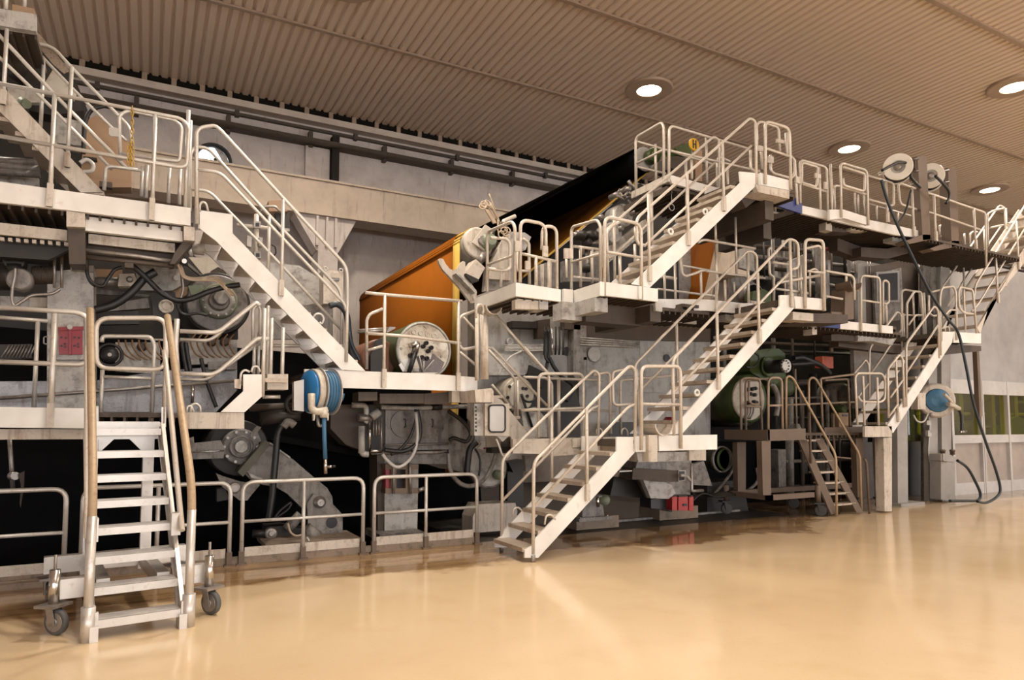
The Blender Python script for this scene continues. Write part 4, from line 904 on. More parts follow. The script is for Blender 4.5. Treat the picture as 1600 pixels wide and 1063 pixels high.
rail(th,Z14((470,342),(860,325)),QB,r=.021,name='guard_rail',mat=QRM); rail(th,Z14((270,195),(370,190)),QB,name='guard_rail',mat=QRM); post(th,1243.5,577,670,QB,mat=QRM); post(th,1284,600,665,QB,mat=QRM)
rail(th,Z14((680,480),(668,190),(860,165),(885,455)),QY+.5,fil=.05,name='guard_rail',mat=QRM) ; rail(th,Z14((690,200),(825,192),(838,460)),QB-.05,fil=.08,name='guard_rail',mat=QRM)
rail(th,Z14((878,455),(865,180),(880,160),(1018,160),(1040,200),(1035,310),(1010,325),(900,322),(880,290)),8.42,fil=.1,name='guard_rail'); post(th,1349.5,588,665,8.4); post(th,1371.5,590,665,8.4)
rail(th,Z14((755,640),(870,650)),QB,r=.018,name='brace',mat=QRM)
# ================================================================ HOSE REELS, HOSES
th=T('hose_reel','blue and cream hose reel hanging beside the service platform with hose dropping down','hose reel')
Y0=8.55
def v5(x,y,Y=Y0): return P(440+x/5.595,560+y/5.595,Y)
ax=V((1,0.25,0)).normalized()
c=v5(300,290,8.75); R=.24
def rl(a,b,t0,t1,nm,mat,lab=None): return part(th,nm,mat,M().lathe(c+ax*t0,ax,[(a,0),(b,t1-t0)],36),lab)
part(th,'drum_cover',RBLUE,M().lathe(c+ax*-.17,ax,[(.02,0),(.15,.015),(R*1.08,.06),(R*1.1,.10)],36),'blue domed reel cover')
part(th,'cream_rim',CREAM,M().lathe(c+ax*-.075,ax,[(R*1.16,0),(R*1.18,.02),(R*1.18,.075),(R*1.1,.08)],36))
part(th,'flange',PANE,M().lathe(c+ax*.02,ax,[(R*1.25,0),(R*1.25,.012)],36).lathe(c+ax*.205,ax,[(R*1.25,0),(R*1.25,.012)],36))
m=M()
for k in range(9): m.ring(c+ax*(.045+k*.019),ax,R*(1.02 if k%2 else 1.06),.0125,40,8)
part(th,'hose_winding',HBLUE,m)
part(th,'motor_box',PANE,M().prism([v5(108,205,8.6),v5(195,185,8.6),v5(195,465,8.6),v5(108,455,8.6)],(0,.12,0))); part(th,'wall_bracket',PANE,M().box(c.x-.1,c.x+.2,c.y+.05,8.9,c.z+.1,c.z+.16))
part(th,'guide_arm',CREAM,M().tube([v5(262,310,8.5),v5(262,440,8.48),v5(300,470,8.46),v5(400,455,8.46)],.045,.08,10))
part(th,'guide_mouth',CREAM,M().cyl(v5(368,455,8.47),v5(368,520,8.47),.06,.045,n=16))
for x in (285,405): part(th,'guide_fin',CREAM,M().prism([v5(x-8,480,8.45),v5(x+10,480,8.45),v5(x+4,545,8.45),v5(x-4,545,8.45)],(0,.08,0)))
part(th,'hanging_hose',HBLUE,M().tube([v5(370,500,8.47),v5(374,700,8.47),v5(382,880,8.47)],.026,0,10)); o=part(th,'spray_valve',CHROME,M().cyl(v5(382,870,8.47),v5(385,1010,8.47),.022,n=10).cyl(v5(385,950,8.47),v5(440,948,8.4),.016,n=8)); part(o,'valve_lever',RUBBER,M().cyl(v5(440,948,8.4),v5(470,945,8.38),.016,n=8))
part(th,'hose_tail',STEEL,M().tube([v5(310,500,8.55),v5(325,590,8.55),v5(350,590,8.55)],.022,.05,8))
cable([(515,642),(532,625),(535,615)],8.75,.03,HBLUE,'short blue feed hose to the right of the blue reel','hose','hose',10)
cable([(515,478),(528,476),(541,490),(545,520),(550,555),(557,565)],9.6,.045,NAVY,'dark blue hose bend behind the stair foot beside the felt','hose','hose',10)
th=T('hose_reel','blue and white hose reel on the column at far right','hose reel')
c=P(1463,626,9.2); s=mpp(1463,626,9.2); fx=V((-.62,-.78,0)).normalized()
part(th,'housing',DWHITE,M().lathe(c,fx,[(27*s,-.1),(27*s,.02),(24*s,.06),(20*s,.06)],36)); part(th,'blue_dome',DOME,M().lathe(c+fx*.06,fx,[(18.5*s,0),(17*s,.03),(10*s,.06),(.001,.07)],36)); part(th,'mount_plate',DWHITE,M().pp(Z18((262,303),(312,303),(312,408),(262,408)),9.0,.15)); part(th,'outlet_arm',CREAM,M().tube(L3(Z18((455,375),(490,385),(525,405)),8.85),.05,0,10)); part(th,'outlet_arm_grip',CREAM,M().tube(L3(Z18((430,310),(465,345),(480,372)),8.85),.035,.05,8))
part(th,'rubber_hose',RUBBER,M().tube(spline(L3(Z18((520,405),(540,450),(543,560)),8.85)),.03,0,8)); part(th,'nozzle',CHROME,M().cyl(*L3(Z18((530,553),(570,550)),8.85),.025,n=8)); part(th,'drain_tail',STEEL,M().cyl(*L3(Z18((346,430),(346,452)),9.1),.03,n=8))
cable(Z18((235,445),(260,485),(300,485),(325,440)),9.15,.02,PANE,'thin pale cable from the far reel')
cable(Z18((340,500),(335,580),(330,690),(350,760),(400,782)),9.25,.018,PANE,'pale conduit hanging under the far reel')
solo('switch_box','small switch box below the far hose reel','switch',LGREY,M().pp(Z18((320,480),(347,480),(347,508),(320,508)),9.2,.08)); solo('junction_box','small conduit box below the switch near the far reel','switch',LGREY,M().pp(Z18((328,542),(352,542),(352,582),(328,582)),9.22,.06))
# white reels on top, each on its post bracket
def white_reel(cx,cy,rp,Y,post_px,foot_px,label,k,arm_px):
    th=T('hose_reel',label,'hose reel','white hose reels on the top deck')
    c=P(cx,cy,Y); s=mpp(cx,cy,Y); ax=V((-.9,-.62,-.05)).normalized(); R=rp*s
    part(th,'rear_flange',REELW,M().lathe(c-ax*.30,ax,[(R,0),(R,.015),(R*.5,.02)],36)); part(th,'front_flange',REELW,M().lathe(c,ax,[(R*.5,-.02),(R,0),(R,.015),(R*.97,.03),(R*.5,.03),(R*.46,-.05)],40)); part(th,'drum',LGREY,M().lathe(c-ax*.28,ax,[(R*.55,0),(R*.55,.27)],28))
    m=M()
    for q in range(7): m.ring(c-ax*(.27-q*.04),ax,R*.84,.022,36,6)
    part(th,'hose_winding',RUBBER,m); part(th,'hub',STEEL,M().lathe(c-ax*.05,ax,[(R*.30,0),(R*.28,.07),(R*.12,.10)],18))
    part(th,'mount_post',BROWNPOST,M().pp(post_px,Y+.12,.2)); part(th,'mount_foot',BROWNPOST,M().pp(foot_px,Y+.12,.25))
    for q in arm_px: part(th,'bracket',BROWN,M().tube(L3(q,Y+.1),.025,0,6))
    return th
YR=8.0
r1=white_reel(1403,261,21,YR,Z15((750,98),(808,98),(835,630),(785,635)),Z15((680,640),(785,600),(835,600),(835,630),(700,660)),'nearer white hose reel with a long hose hanging to the floor',0,[Z15((700,125),(755,115)),Z15((720,195),(755,195)),Z15((730,125),(735,195))])
r2=white_reel(1454,275,19.5,YR+.15,Z15((945,172),(995,172),(1018,670),(970,680)),Z15((830,690),(970,640),(1018,640),(1018,672),(860,705)),'farther white hose reel behind the nearer brown reel post',1,[Z15((895,200),(950,190)),Z15((905,270),(950,265)),Z15((918,200),(920,265))])
for rr,pts in ((r1,Z15((525,190),(600,150),(650,138),(690,150),(708,195),(710,235),(770,300))),(r2,Z15((865,225),(905,265),(950,320),(950,365),(932,400)))): part(rr,'feed_hose',RUBBER,M().tube(spline(L3(pts,YR-.12)),.028,0,8))
for rr,pts in ((r1,Z15((505,215),(518,208),(535,225))),(r2,Z15((700,275),(718,268),(738,285)))): 
    q=L3(pts,YR-.05); part(rr,'guide_ring',PANE,M().ring(q[1],(0,.3,1),.055,.015,18,6))
cable([(1377,281),(1386,312),(1400,347),(1425,400),(1455,460),(1482,500),(1497,520),(1509,570),(1521,630),(1540,690),(1556,735),(1563,765),(1556,778),(1540,786),(1527,784)],7.9,.027,NAVY,'long dark hose hanging from the white reel to the floor by the enclosure','hose','hose',10)
cable([(1423,297),(1415,330),(1402,350)],8.0,.02,RUBBER,'short thin hose below the farther white reel guide','hose','hose',8)
cable([(1496,720),(1512,732),(1526,757),(1532,773),(1528,782),(1512,783),(1484,783)],8.6,.03,NAVY,'dark hose loop lying at the foot of the enclosure column','hose','hose',10)
th=T('tap_stand','grey water tap stand with red knobs at the enclosure corner','tap')
part(th,'cabinet',COL,M().pp(Z18((410,735),(468,740),(500,745),(500,985),(470,990),(410,985)),9.0,.25)); part(th,'cap',COL,M().pp(Z18((408,695),(440,690),(505,715),(505,745),(468,742),(408,735)),8.98,.28)); part(th,'tap_pipe',STEEL,M().tube(L3(Z18((422,690),(422,735),(440,740)),8.97),.025,.03))
for x in (422,484): part(th,'knob',BROWNPOST,M().lathe(P(1370+x/4.087,540+698/4.087,9.05),(0,0,1),[(.05,0),(.05,.07),(.06,.07),(.06,.11),(.03,.12)],14),'rusty red valve knob')
# ================================================================ FELTS AND ROLLS
FY0,FY1=10.5,16.7
cA=P(742,383,FY0); RA=.27; cB=P(1001,252,FY0); RB=.24
xl_=cA.x-RA-.01
def profile(pts,y0_,y1_,t=.012):
    m=M(); 
    for i in range(len(pts)-1):
        a,b=V((pts[i][0],0,pts[i][1])),V((pts[i+1][0],0,pts[i+1][1]))
        m.add([(a.x,y0_,a.z),(b.x,y0_,b.z),(b.x,y1_,b.z),(a.x,y1_,a.z)],[[0,1,2,3]],True)
    return m
def solid(o,t=.02):
    md=o.modifiers.new('thick','SOLIDIFY'); md.thickness=t; return o
d=(cB-cA); ang=math.atan2(d.z,d.x); n_=ang+math.pi/2
arcA=[(cA.x+(RA+.01)*math.cos(a),cA.z+(RA+.01)*math.sin(a)) for a in [math.pi-2.15*k/12 for k in range(13)]]
pA=[(xl_-.02,.9),(xl_-.01,2.4)]+arcA
topB=(cB.x+(RB+.01)*math.cos(n_),cB.z+(RB+.01)*math.sin(n_))
arcB=[(cB.x+(RB+.01)*math.cos(a),cB.z+(RB+.01)*math.sin(a)) for a in [n_-(n_+.2)*k/10 for k in range(11)]]
th=T('felt','wide orange machine felt hanging from the roll above the round head','felt')
solid(part(th,'web',ORANGE,profile(pA,FY0+.25,FY1))); solid(part(th,'edge_band',YEDGE,profile(pA,FY0,FY0+.25),'yellow edge band of the felt'))
LRUN=material('shaded_orange_felt',(.10,.038,.005),.95,0,(.03,.014,.004),.5,2,spec=.05)  # orange felt darkened to brown, shade put into the colour
th=T('felt','black felt stretched up from the felt roll to the top deck roll','felt')
th_=math.atan(.85); u_=(math.cos(th_),math.sin(th_)); nn=th_-math.pi/2
tB=(cB.x+(RB+.012)*math.cos(nn),cB.z+(RB+.012)*math.sin(nn)); eB=(tB[0]-u_[0]*3.7,tB[1]-u_[1]*3.7)
arcB=[(cB.x+(RB+.012)*math.cos(a),cB.z+(RB+.012)*math.sin(a)) for a in [nn+(n_-nn)*k/14 for k in range(15)]]
topA=(cA.x+(RA-.02)*math.cos(n_-.5),cA.z+(RA-.02)*math.sin(n_-.5))
solid(part(th,'top_run',BLACKFELT,profile(arcB+[topA],FY0,16.45)))
solid(part(th,'lower_run',LRUN,profile([eB,tB],FY0+.12,16.45),'lower run of the felt, coloured brown as its shade'))
solid(part(th,'edge_band',YEDGE,profile([eB,tB],FY0,FY0+.12),'pale edge band of the felt'))
SX=P(1060,400,FY0+.3).x
th=T('press_section','dark machine body under the sloping felt between the small balconies','machine')
part(th,'side_plate',DGREY,M().prism([(tB[0]+.05,FY0+.3,tB[1]-.12),(SX,FY0+.3,tB[1]-.5),(SX,FY0+.3,3.6),(eB[0],FY0+.3,3.6),(eB[0],FY0+.3,eB[1]-.12)],(0,.1,0)))
def rollthing(label,c,R,y0_,y1_,mat,jr=.08):
    th=T('guide_roll',label,'roll'); part(th,'shell',mat,M().lathe((c.x,y0_,c.z),(0,1,0),[(R*.93,0),(R,.02),(R,y1_-y0_)],36)); part(th,'journal',STEEL,M().cyl((c.x,y0_-.25,c.z),(c.x,y0_,c.z),jr,n=18)); return th
th=rollthing('pale roll end carrying the orange felt beside the small balcony',cA,RA-.005,FY0-.1,FY1+.1,LGREY)
part(th,'end_disc',DWHITE,M().lathe((cA.x,FY0-.1,cA.z),(0,-1,0),[(RA*1.0,0),(RA*1.02,.03),(RA*.9,.05),(RA*.4,.06)],36)); part(th,'bearing_cap',PGREEN,M().lathe((cA.x+.1,FY0-.2,cA.z-.0),(0,-1,0),[(.14,0),(.14,.14),(.10,.16),(.09,.26),(.001,.27)],24),'pale green bearing cap'); part(th,'square_plate',DWHITE,M().pp(V11((270,560),(415,362),(505,420),(405,652)),FY0-.28,.04))
th=rollthing('roll end of the black felt high beside the top deck',cB,RB-.005,FY0-.1,16.5,BLACK)
part(th,'end_disc',LGREY,M().lathe((cB.x,FY0-.1,cB.z),(0,-1,0),[(RB,0),(RB,.03),(RB*.8,.05),(RB*.35,.06)],32)); part(th,'bearing_housing',GREEN,M().lathe(P(1020,244,10.2),(0,-1,0),[(.15,-.1),(.15,.06),(.13,.08),(.10,.08),(.09,.16),(.001,.17)],20))
th=T('bearing_bracket','pale frame holding the felt roll end behind the small balcony','bracket')
panel(th,'plate',LGREY,V11((420,860),(600,545),(690,440),(850,450),(922,500),(860,640),(750,700),(740,1063),(400,1100)),FY0-.12,.1); panel(th,'web',DWHITE,V11((500,740),(605,540),(690,460),(700,700),(690,980),(440,960)),FY0-.3,.1); 
th=T('lifting_claw','pale curved claw arm in front of the orange felt','bracket')
panel(th,'claw_plate',DWHITE,Z10((593,190),(605,178),(625,185),(640,215),(665,245),(690,256),(715,245),(738,205),(750,196),(765,203),(768,285),(840,395),(828,462),(800,466),(735,375),(690,325),(620,250),(600,215)),FY0-.55,.06); panel(th,'rib',LGREY,Z10((705,275),(725,278),(838,385),(828,402)),FY0-.7,.16)
th=T('gear_motor','small grey gear motor box hanging under the felt roll end','motor')
part(th,'housing',DWHITE,M().pp(V11((195,900),(310,745),(412,840),(340,968)),FY0-.6,.3)); part(th,'base',DGREY,M().pp(V11((195,905),(340,970),(345,985),(270,1003),(200,925)),FY0-.62,.3)); part(th,'shaft',STEEL,M().tube(L3(V11((345,770),(400,690)),FY0-.4),.05))
th=T('twine_bundle','bundle of pale twine and sticks tied above the felt roll end','twine')
for i,q in enumerate([((455,20),(480,90),(560,300)),((370,130),(420,200),(500,350)),((395,120),(450,170),(540,350)),((430,130),(500,200),(570,370)),((470,120),(520,230),(590,360)),((555,310),(550,400),(560,470))]):
    part(th,'stick',CANDY,M().tube(L3(V11(*q),FY0-.3-.02*i),.012,.05,6))
for c_ in ((400,135),(440,125),(385,160),(620,430),(660,420),(640,460),(590,470)):
    q=P(700+c_[0]/7.0875,300+c_[1]/7.0875,FY0-.45); part(th,'twine_coil',CANDY,M().ring(q,(random.uniform(-.6,.6),-1,random.uniform(-.6,.6)),.055,.012,18,6))
part(th,'flat_stick',CANDY,M().pp(V11((415,200),(440,190),(540,340),(505,350)),FY0-.35,.03))
rail(T('handle_bar','single pale tube handle above the small balcony gate','handle'),V11((610,345),(612,325),(745,268)),FY0-1.5,r=.03,name='tube',mat=RAIL)
# gate side machinery between the balconies
th=T('felt_tensioner','pair of round roll ends on a slanted frame beside the upper stair','tensioner')
panel(th,'slanted_frame',DWHITE,Z11((-60,900),(60,850),(275,690),(300,740),(40,965),(-60,1040)),10.0,.12); panel(th,'slide_rail',LGREY,Z9((1165,480),(1400,290),(1420,310),(1175,510)),9.8,.06)
for cx,cy,r_ in ((1255,225,72),(1190,335,66)): 
    q=(660+cx/3.995,280+cy/3.995); disc(th,'roll_end',LGREY,q,9.9,r_/3.995,[(1,-.3),(1,.0),(.9,.03),(.35,.04),(.3,.10),(.001,.11)],n=30)
for cx,cy in ((1330,205),(1245,305),(1120,235),(1215,95),(1290,60)): disc(th,'knob',STEEL,(660+cx/3.995,280+cy/3.995),9.75,4.5,[(1,-.2),(1,0),(.6,.03)],n=14)
part(th,'rod',STEEL,M().tube(L3(Z9((1285,10),(1320,60)),9.8),.035)); m=M()
for i in range(14):
    a=V11; x=1200+random.uniform(-20,110); y=70+random.uniform(0,70); m.tube(L3(Z9((x,y),(x+random.uniform(10,40),y+random.uniform(-30,40))),9.7+random.uniform(-.2,.2)),.022,0,6)
part(th,'linkage',STEEL,m)
th=T('valve_cluster','cluster of pipes and valves behind the rails of the gated platform','valves')
for q in ((940,345,1060,350),(960,330,1030,340),(1000,340,1000,470),(1040,400,1100,395),(1030,420,1030,620)): part(th,'pipe',STEEL,M().tube(L3(Z9(q[:2],q[2:]),9.5),.035))
for q in ((995,350),(1045,350),(1075,355),(1030,400),(1035,555)): disc(th,'valve_body',DGREY,(660+q[0]/3.995,280+q[1]/3.995),9.4,7,[(.7,-.15),(1,-.05),(1,.05),(.5,.1)],n=14)
panel(th,'support_plate',GREY,Z9((880,510),(1100,470),(1110,640),(880,640)),9.8,.1)
th=T('felt_guide_plates','stack of grey guide plates between the two balconies','guide')
for i in range(5): panel(th,'guide_plate',DWHITE if i%2 else GREY,Z9((715+i*24,540-i*8),(735+i*24,535-i*8),(735+i*24,680),(715+i*24,680)),9.4+i*.05,.04)
# top deck machines
th=T('top_motor','green gear motor with shaft beside the yellow sign on the top deck','motor')
part(th,'housing',GREEN,M().pp(V12((845,360),(940,310),(1040,290),(1080,440),(960,470),(880,440)),9.6,.3)); part(th,'gear_block',BROWN,M().pp(V12((780,480),(890,480),(1000,520),(1000,600),(830,670),(780,640)),9.6,.4)); part(th,'cover_plate',TAN,M().pp(V12((1120,440),(1215,390),(1215,830),(1120,820)),9.8,.2))
th=T('round_sign','round yellow sign with two dark bars above the top deck','sign')
c=P(1083.6,226.5,9.3); s=mpp(1083,226,9.3); R=10.2*s
part(th,'disc',YELLOW,M().lathe(c,(0,-1,0),[(R,0),(R,.02),(R*.9,.03),(.001,.03)],36)); m=M()
for k in (-.42,.12): m.prism([c+V(((k)*R,-.032,-.66*R)),c+V(((k+.22)*R,-.032,-.66*R)),c+V(((k+.22)*R,-.032,.66*R)),c+V(((k)*R,-.032,.66*R))],(0,-.006,0))
m.prism([c+V((-.2*R,-.032,-.08*R)),c+V((.2*R,-.032,-.08*R)),c+V((.2*R,-.032,.08*R)),c+V((-.2*R,-.032,.08*R))],(0,-.006,0))
part(th,'sign_bars',INK,m); part(th,'stem',STEEL,M().tube([c,c+V((-.02,.1,-.5))],.02))
th=T('hanging_wire_loop','thin pale wire loop hanging below the top deck by the stair','wire')
part(th,'wire',PANE,M().tube(L3(Z11((435,490),(438,600)),8.6),.008,0,6)); part(th,'loop',PANE,M().ring(P(1049.5,324,8.6),(0,1,.0),.055,.008,20,6))
# second orange felt to the right
a0=P(1133,352,10.3); a1=P(1104,458,10.3)
th=T('felt','second orange felt standing behind the mid walkway with a pale edge','felt')
a2=V((a0.x-.9,10.3,a0.z+.0))
def slant(y0_,y1_): return M().prism([(a0.x+.15,y0_,a0.z+.3),(a0.x+.17,y0_,a0.z+.3),(a1.x-.03,y0_,a1.z-.6),(a1.x-.05,y0_,a1.z-.6)],(0,y1_-y0_,0))
part(th,'web',ORANGE,slant(10.52,16)); part(th,'edge_band',CANDY,slant(10.3,10.52),'pale edge band')
# ================================================================ LEFT MACHINE SECTION
th=T('machine_upright','broad pale grey machine upright behind the left platform rails','frame')
panel(th,'upright',LGREY,[(74,425),(146,418),(148,662),(73,662)],9.7,.5); panel(th,'top_plate',LGREY,Z2((440,700),(585,700),(585,735),(440,725)),9.6,.2)
th=T('red_cabinet','dark red two door cabinet on the machine upright','cabinet')
part(th,'frame',LGREY,M().pp(Z3((352,150),(520,150),(525,408),(350,408)),9.62,.08))
for k,q in enumerate((((365,225),(428,225),(428,375),(368,375)),((447,225),(515,222),(515,375),(447,375)))):
    o=part(th,'door',DRED,M().pp(Z3(*q),9.58,.05)); m=M()
    for px_ in ((q[0][0]+18,268),(q[0][0]+40,310),(q[0][0]+18,322),(q[0][0]+45,272),(q[0][0]+42,328)): m.cyl(P(px_[0]/3.995,460+px_[1]/3.995,9.58),P(px_[0]/3.995,460+px_[1]/3.995,9.565),.012,n=8)
    part(o,'bolt',INK,m)
part(th,'red_band',DRED,M().pp(Z3((360,205),(520,200),(520,222),(360,225)),9.57,.05)); part(th,'red_post',DRED,M().pp(Z3((429,200),(446,200),(446,378),(429,378)),9.56,.05))
part(th,'top_lug',LGREY,M().cyl(P(109,511,9.6),P(109,511,9.55),.03,n=8))
solo('door_handle_loop','small wire handle beside the red cabinet','handle',STEEL,M().tube(L3(Z3((300,265),(273,265),(273,310),(300,312)),9.6),.008,.02,6))
th=T('press_section','dark grimed machine body filling the upper left behind the walkway','machine')
panel(th,'backing',DGREY,[(-90,300),(140,330),(300,395),(372,470),(372,530),(-90,520)],12.0,.2); panel(th,'beam',DGREY,V7((-300,20),(800,70),(810,300),(380,255),(-300,220)),10.0,.3); panel(th,'sole_plate',LGREY,V7((-300,870),(490,895),(490,1063),(-300,1063)),10.0,.3); panel(th,'sole_plate',DWHITE,V7((490,900),(780,905),(780,1063),(490,1063)),9.95,.3); panel(th,'side_plate',BROWN,V7((820,60),(1200,80),(1200,420),(1050,440),(820,420)),9.9,.1)
for q in (((905,80),(905,740)),((1025,85),(1025,745))): part(th,'rod',STEEL,M().tube(L3(V7(*q),9.6),.016))
th=T('drive_motor','grimed drive motor with ribbed coupling behind the left rail','motor')
part(th,'housing',DGREY,M().tube(L3(V7((-100,560),(430,570)),9.7),.16,0,16)); part(th,'terminal_box',DGREY,M().lathe(P(23,409,9.6),(0,-1,0),[(.10,-.2),(.115,0),(.10,.05),(.001,.06)],20)); part(th,'coupling',DGREY,M().tube(L3(V7((540,530),(910,535)),9.7),.10,0,16)); m=M()
for i in range(14): m.ring(P((560+i*26)/10.63,380+532/10.63,9.7),(1,0,0),.10,.012,20,5)
part(th,'coupling_ribs',BROWN,m); part(th,'gear_case',GREY,M().lathe(P(31,437,9.5),(0,-1,0),[(.12,-.2),(.135,0),(.11,.05),(.05,.06)],20)); part(th,'neck',DGREY,M().tube(L3(V7((245,360),(250,500)),9.6),.09,0,12))
cable(V7((255,420),(245,560),(205,760),(200,950),(250,1035),(380,960),(540,870),(860,840),(1000,760)),9.4,.018,STEEL,'pale cable loop hanging under the left drive motor')
cable(V7((1440,280),(1440,480),(1500,640),(1595,720)),9.5,.02,RUBBER,'black cable beside the top of the machine upright')
# pivot arms and pillow blocks
th=T('press_lever','grey press arm plates with pillow block below the walkway','machine arm')
panel(th,'arm_plate',LGREY,V8((480,200),(890,240),(905,395),(820,440),(660,440),(410,432),(470,400),(495,330)),10.2,.2); panel(th,'lower_link',GREY,V8((100,590),(600,505),(615,600),(300,625),(100,640)),10.0,.15); panel(th,'brace',GREY,V8((110,420),(620,480),(600,500),(110,470)),10.5,.1); panel(th,'wood_block',TAN,V8((110,240),(360,245),(360,325),(110,335)),10.6,.1)
panel(th,'clevis',DWHITE,V8((335,285),(470,282),(495,335),(465,398),(320,400)),9.9,.15); disc(th,'clevis_pin',STEEL,(130+432/5.925,380+340/5.925),9.9,4.8,[(1,0),(1,.03),(.5,.05),(.001,.05)],n=16); part(th,'push_rod',STEEL,M().tube(L3(V8((105,355),(330,358)),10.0),.06,0,12))
part(th,'bolt_circle',STEEL,M().cyl(P(276,434,10.2),P(276,434,10.12),.04,n=10))
th=T('pillow_block','dark square pillow block with pale round cover below the walkway','bearing')
panel(th,'housing',DGREY,V8((625,490),(660,470),(850,455),(890,700),(870,720),(650,690)),9.9,.25); disc(th,'cover',CREAM,(130+768/5.925,380+590/5.925),9.88,11,[(1,0),(1,.03),(.72,.04),(.7,.02),(.5,.02),(.48,.05),(.001,.05)],'pale round bearing cover'); bolts(th,(259.6,479.6),9.85,8.8,4,.012,a0=.7)
th=T('press_roll','large dark roll end with green bearing flange below the walkway stair','roll')
cr=(130+1240/5.925,380+560/5.925)
disc(th,'shell',DGREY,cr,10.6,49,[(1,-6),(1,0),(.97,.02),(.6,.03)],n=48); disc(th,'web_plate',GREY,cr,10.4,44,[(1,0),(1,.06),(.95,.07)],n=48)
ch=(130+1255/5.925,380+540/5.925)
disc(th,'flange',PGREEN,ch,10.25,27,[(1,-.1),(1,.06),(.93,.08)],'green flange'); disc(th,'flange_ring',LGREY,ch,10.15,26,[(.9,0),(.9,.03),(.72,.05)]); disc(th,'hub',GREY,ch,10.1,15.5,[(1,-.1),(1,.10),(.9,.13),(.72,.13)]); disc(th,'end_cap',LGREY,(130+1268/5.925,380+520/5.925),9.98,10.5,[(1,-.1),(1,.14),(.9,.16),(.001,.16)],n=28); bolts(th,ch,10.14,22.5,12,.016)
panel(th,'green_bracket',PGREEN,V8((970,395),(1100,385),(1120,420),(1080,470),(1000,480)),10.3,.1); panel(th,'top_lug',LGREY,V8((1140,345),(1310,345),(1300,420),(1140,440)),10.35,.1); panel(th,'green_bracket',PGREEN,V8((1310,360),(1450,340),(1450,400),(1320,410)),10.3,.1)
th=T('cover_hood','cream sloped cover hood behind the descending stair','cover')
panel(th,'hood_plate',CREAM,V8((975,130),(1200,140),(1330,330),(1180,345),(1140,330)),10.9,.1); panel(th,'hood_edge',GREY,V8((970,180),(1140,325),(1125,335),(960,200)),10.8,.1); panel(th,'under_hood',BROWN,V8((1180,260),(1250,220),(1330,270),(1300,330),(1180,345)),10.8,.1); panel(th,'tan_flap',TAN,V8((840,425),(970,402),(965,475),(880,525),(830,480)),10.35,.06)
panel(th,'upper_plate',LGREY,Z6((330,100),(560,40),(790,60),(930,150),(930,290),(820,310),(560,310),(430,310)),11.4,.1); panel(th,'upper_plate',GREY,Z6((560,300),(1000,310),(1000,520),(620,520)),11.3,.1)
th=T('header_pipes','pair of thin header pipes running under the upper left walkway','pipe')
part(th,'pipe',STEEL,M().tube(L3(V8((-30,62),(480,118),(840,172)),9.1),.024)); part(th,'pipe',BROWN,M().tube(L3(V8((-30,128),(830,212)),9.12),.024)); panel(th,'clamp',BROWN,V8((385,180),(465,185),(465,230),(385,225)),9.08,.1)
cable(V8((35,140),(40,290),(90,370),(180,400),(230,330),(290,250),(360,225)),9.4,.02,RUBBER,'thin black cable looping under the walkway hanger')
cable(V8((110,620),(280,570),(420,480),(500,400),(570,325),(670,265)),9.5,.05,RUBBER,'thick black hose rising to the press arm')
cable(V8((460,215),(580,320),(700,440),(790,500),(880,530),(1000,515),(1150,455),(1300,410),(1450,385)),9.45,.035,RUBBER,'long black hose sagging in front of the press roll')
cable(V8((870,570),(900,640),(960,665),(1060,650),(1150,670)),9.6,.018,RUBBER,'thin black cable at the lower rim of the press roll')
for i in range(3): cable(V8((830,165),(880+i*12,215),(915+i*12,300),(990+i*10,340-i*8),(1120,345-i*12),(1220+i*10,350-i*14),(1310+i*8,420-i*10),(1370+i*18,490-i*6)),9.4+.02*i,.014,CANDY,'tan tube of the bundle curving to the press roll hub, strand %s'%('lowest','middle','uppermost')[i])
cable(V8((905,130),(910,260),(925,400),(910,490),(885,530)),9.45,.014,STEEL,'thin steel tube dropping beside the tan tube bundle')
th=T('valve_block','small valve block with fittings under the walkway beam','valves')
panel(th,'block',DGREY,V8((905,125),(970,130),(970,200),(905,195)),9.4,.1); part(th,'fitting',CHROME,M().cyl(P(288,408,9.38),P(288,408,9.3),.03,n=10)); part(th,'pipe_stub',LGREY,M().tube(L3(V8((990,50),(1120,65)),9.5),.07,0,12)); part(th,'pipe_stub',LGREY,M().tube(L3(V8((970,95),(1010,90)),9.45),.05,0,12))
WETST=material('wet_steel_plate',(.21,.20,.20),.22,.5,(.06,.05,.045),.5,5,(.05,.04,.035),.5,bump=.3)
th=T('saveall_pan','wet grey pan plate with drips behind the low left platform','pan')
panel(th,'pan_plate',WETST,Z3((-80,545),(590,540),(1000,480),(1480,440),(1480,600),(1340,745),(-80,745)),9.95,.1); part(th,'diagonal_rod',STEEL,M().tube(L3(Z3((-80,655),(540,610),(1460,540)),9.5),.022)); panel(th,'ledge',BROWN,Z3((620,735),(950,735),(950,765),(620,765)),9.4,.2); panel(th,'ledge',GREY,Z3((1300,420),(1480,415),(1480,470),(1300,470)),9.7,.1)
RUSTT=material('rusty_thin_tube',(.22,.13,.07),.5,.2,(.1,.05,.03),.4,20)
th=T('spray_beam','spray beam with many thin bent tubes behind the ladder gate','spray beam')  # beam that carries the thin spray tubes
panel(th,'beam',LGREY,Z3((720,300),(1000,300),(1000,500),(720,480)),9.9,.15); panel(th,'beam',LGREY,Z3((1160,285),(1480,285),(1480,430),(1160,440)),9.92,.15); panel(th,'dark_beam',DGREY,Z3((-80,315),(200,310),(200,400),(-80,410)),9.9,.1)
for i in range(7):
    x=740+i*42; part(th,'spray_tube',RUSTT,M().tube(spline(L3(Z3((x,285),(x+8,330),(x+45,380),(x+100,410)),9.75)),.011,0,6))
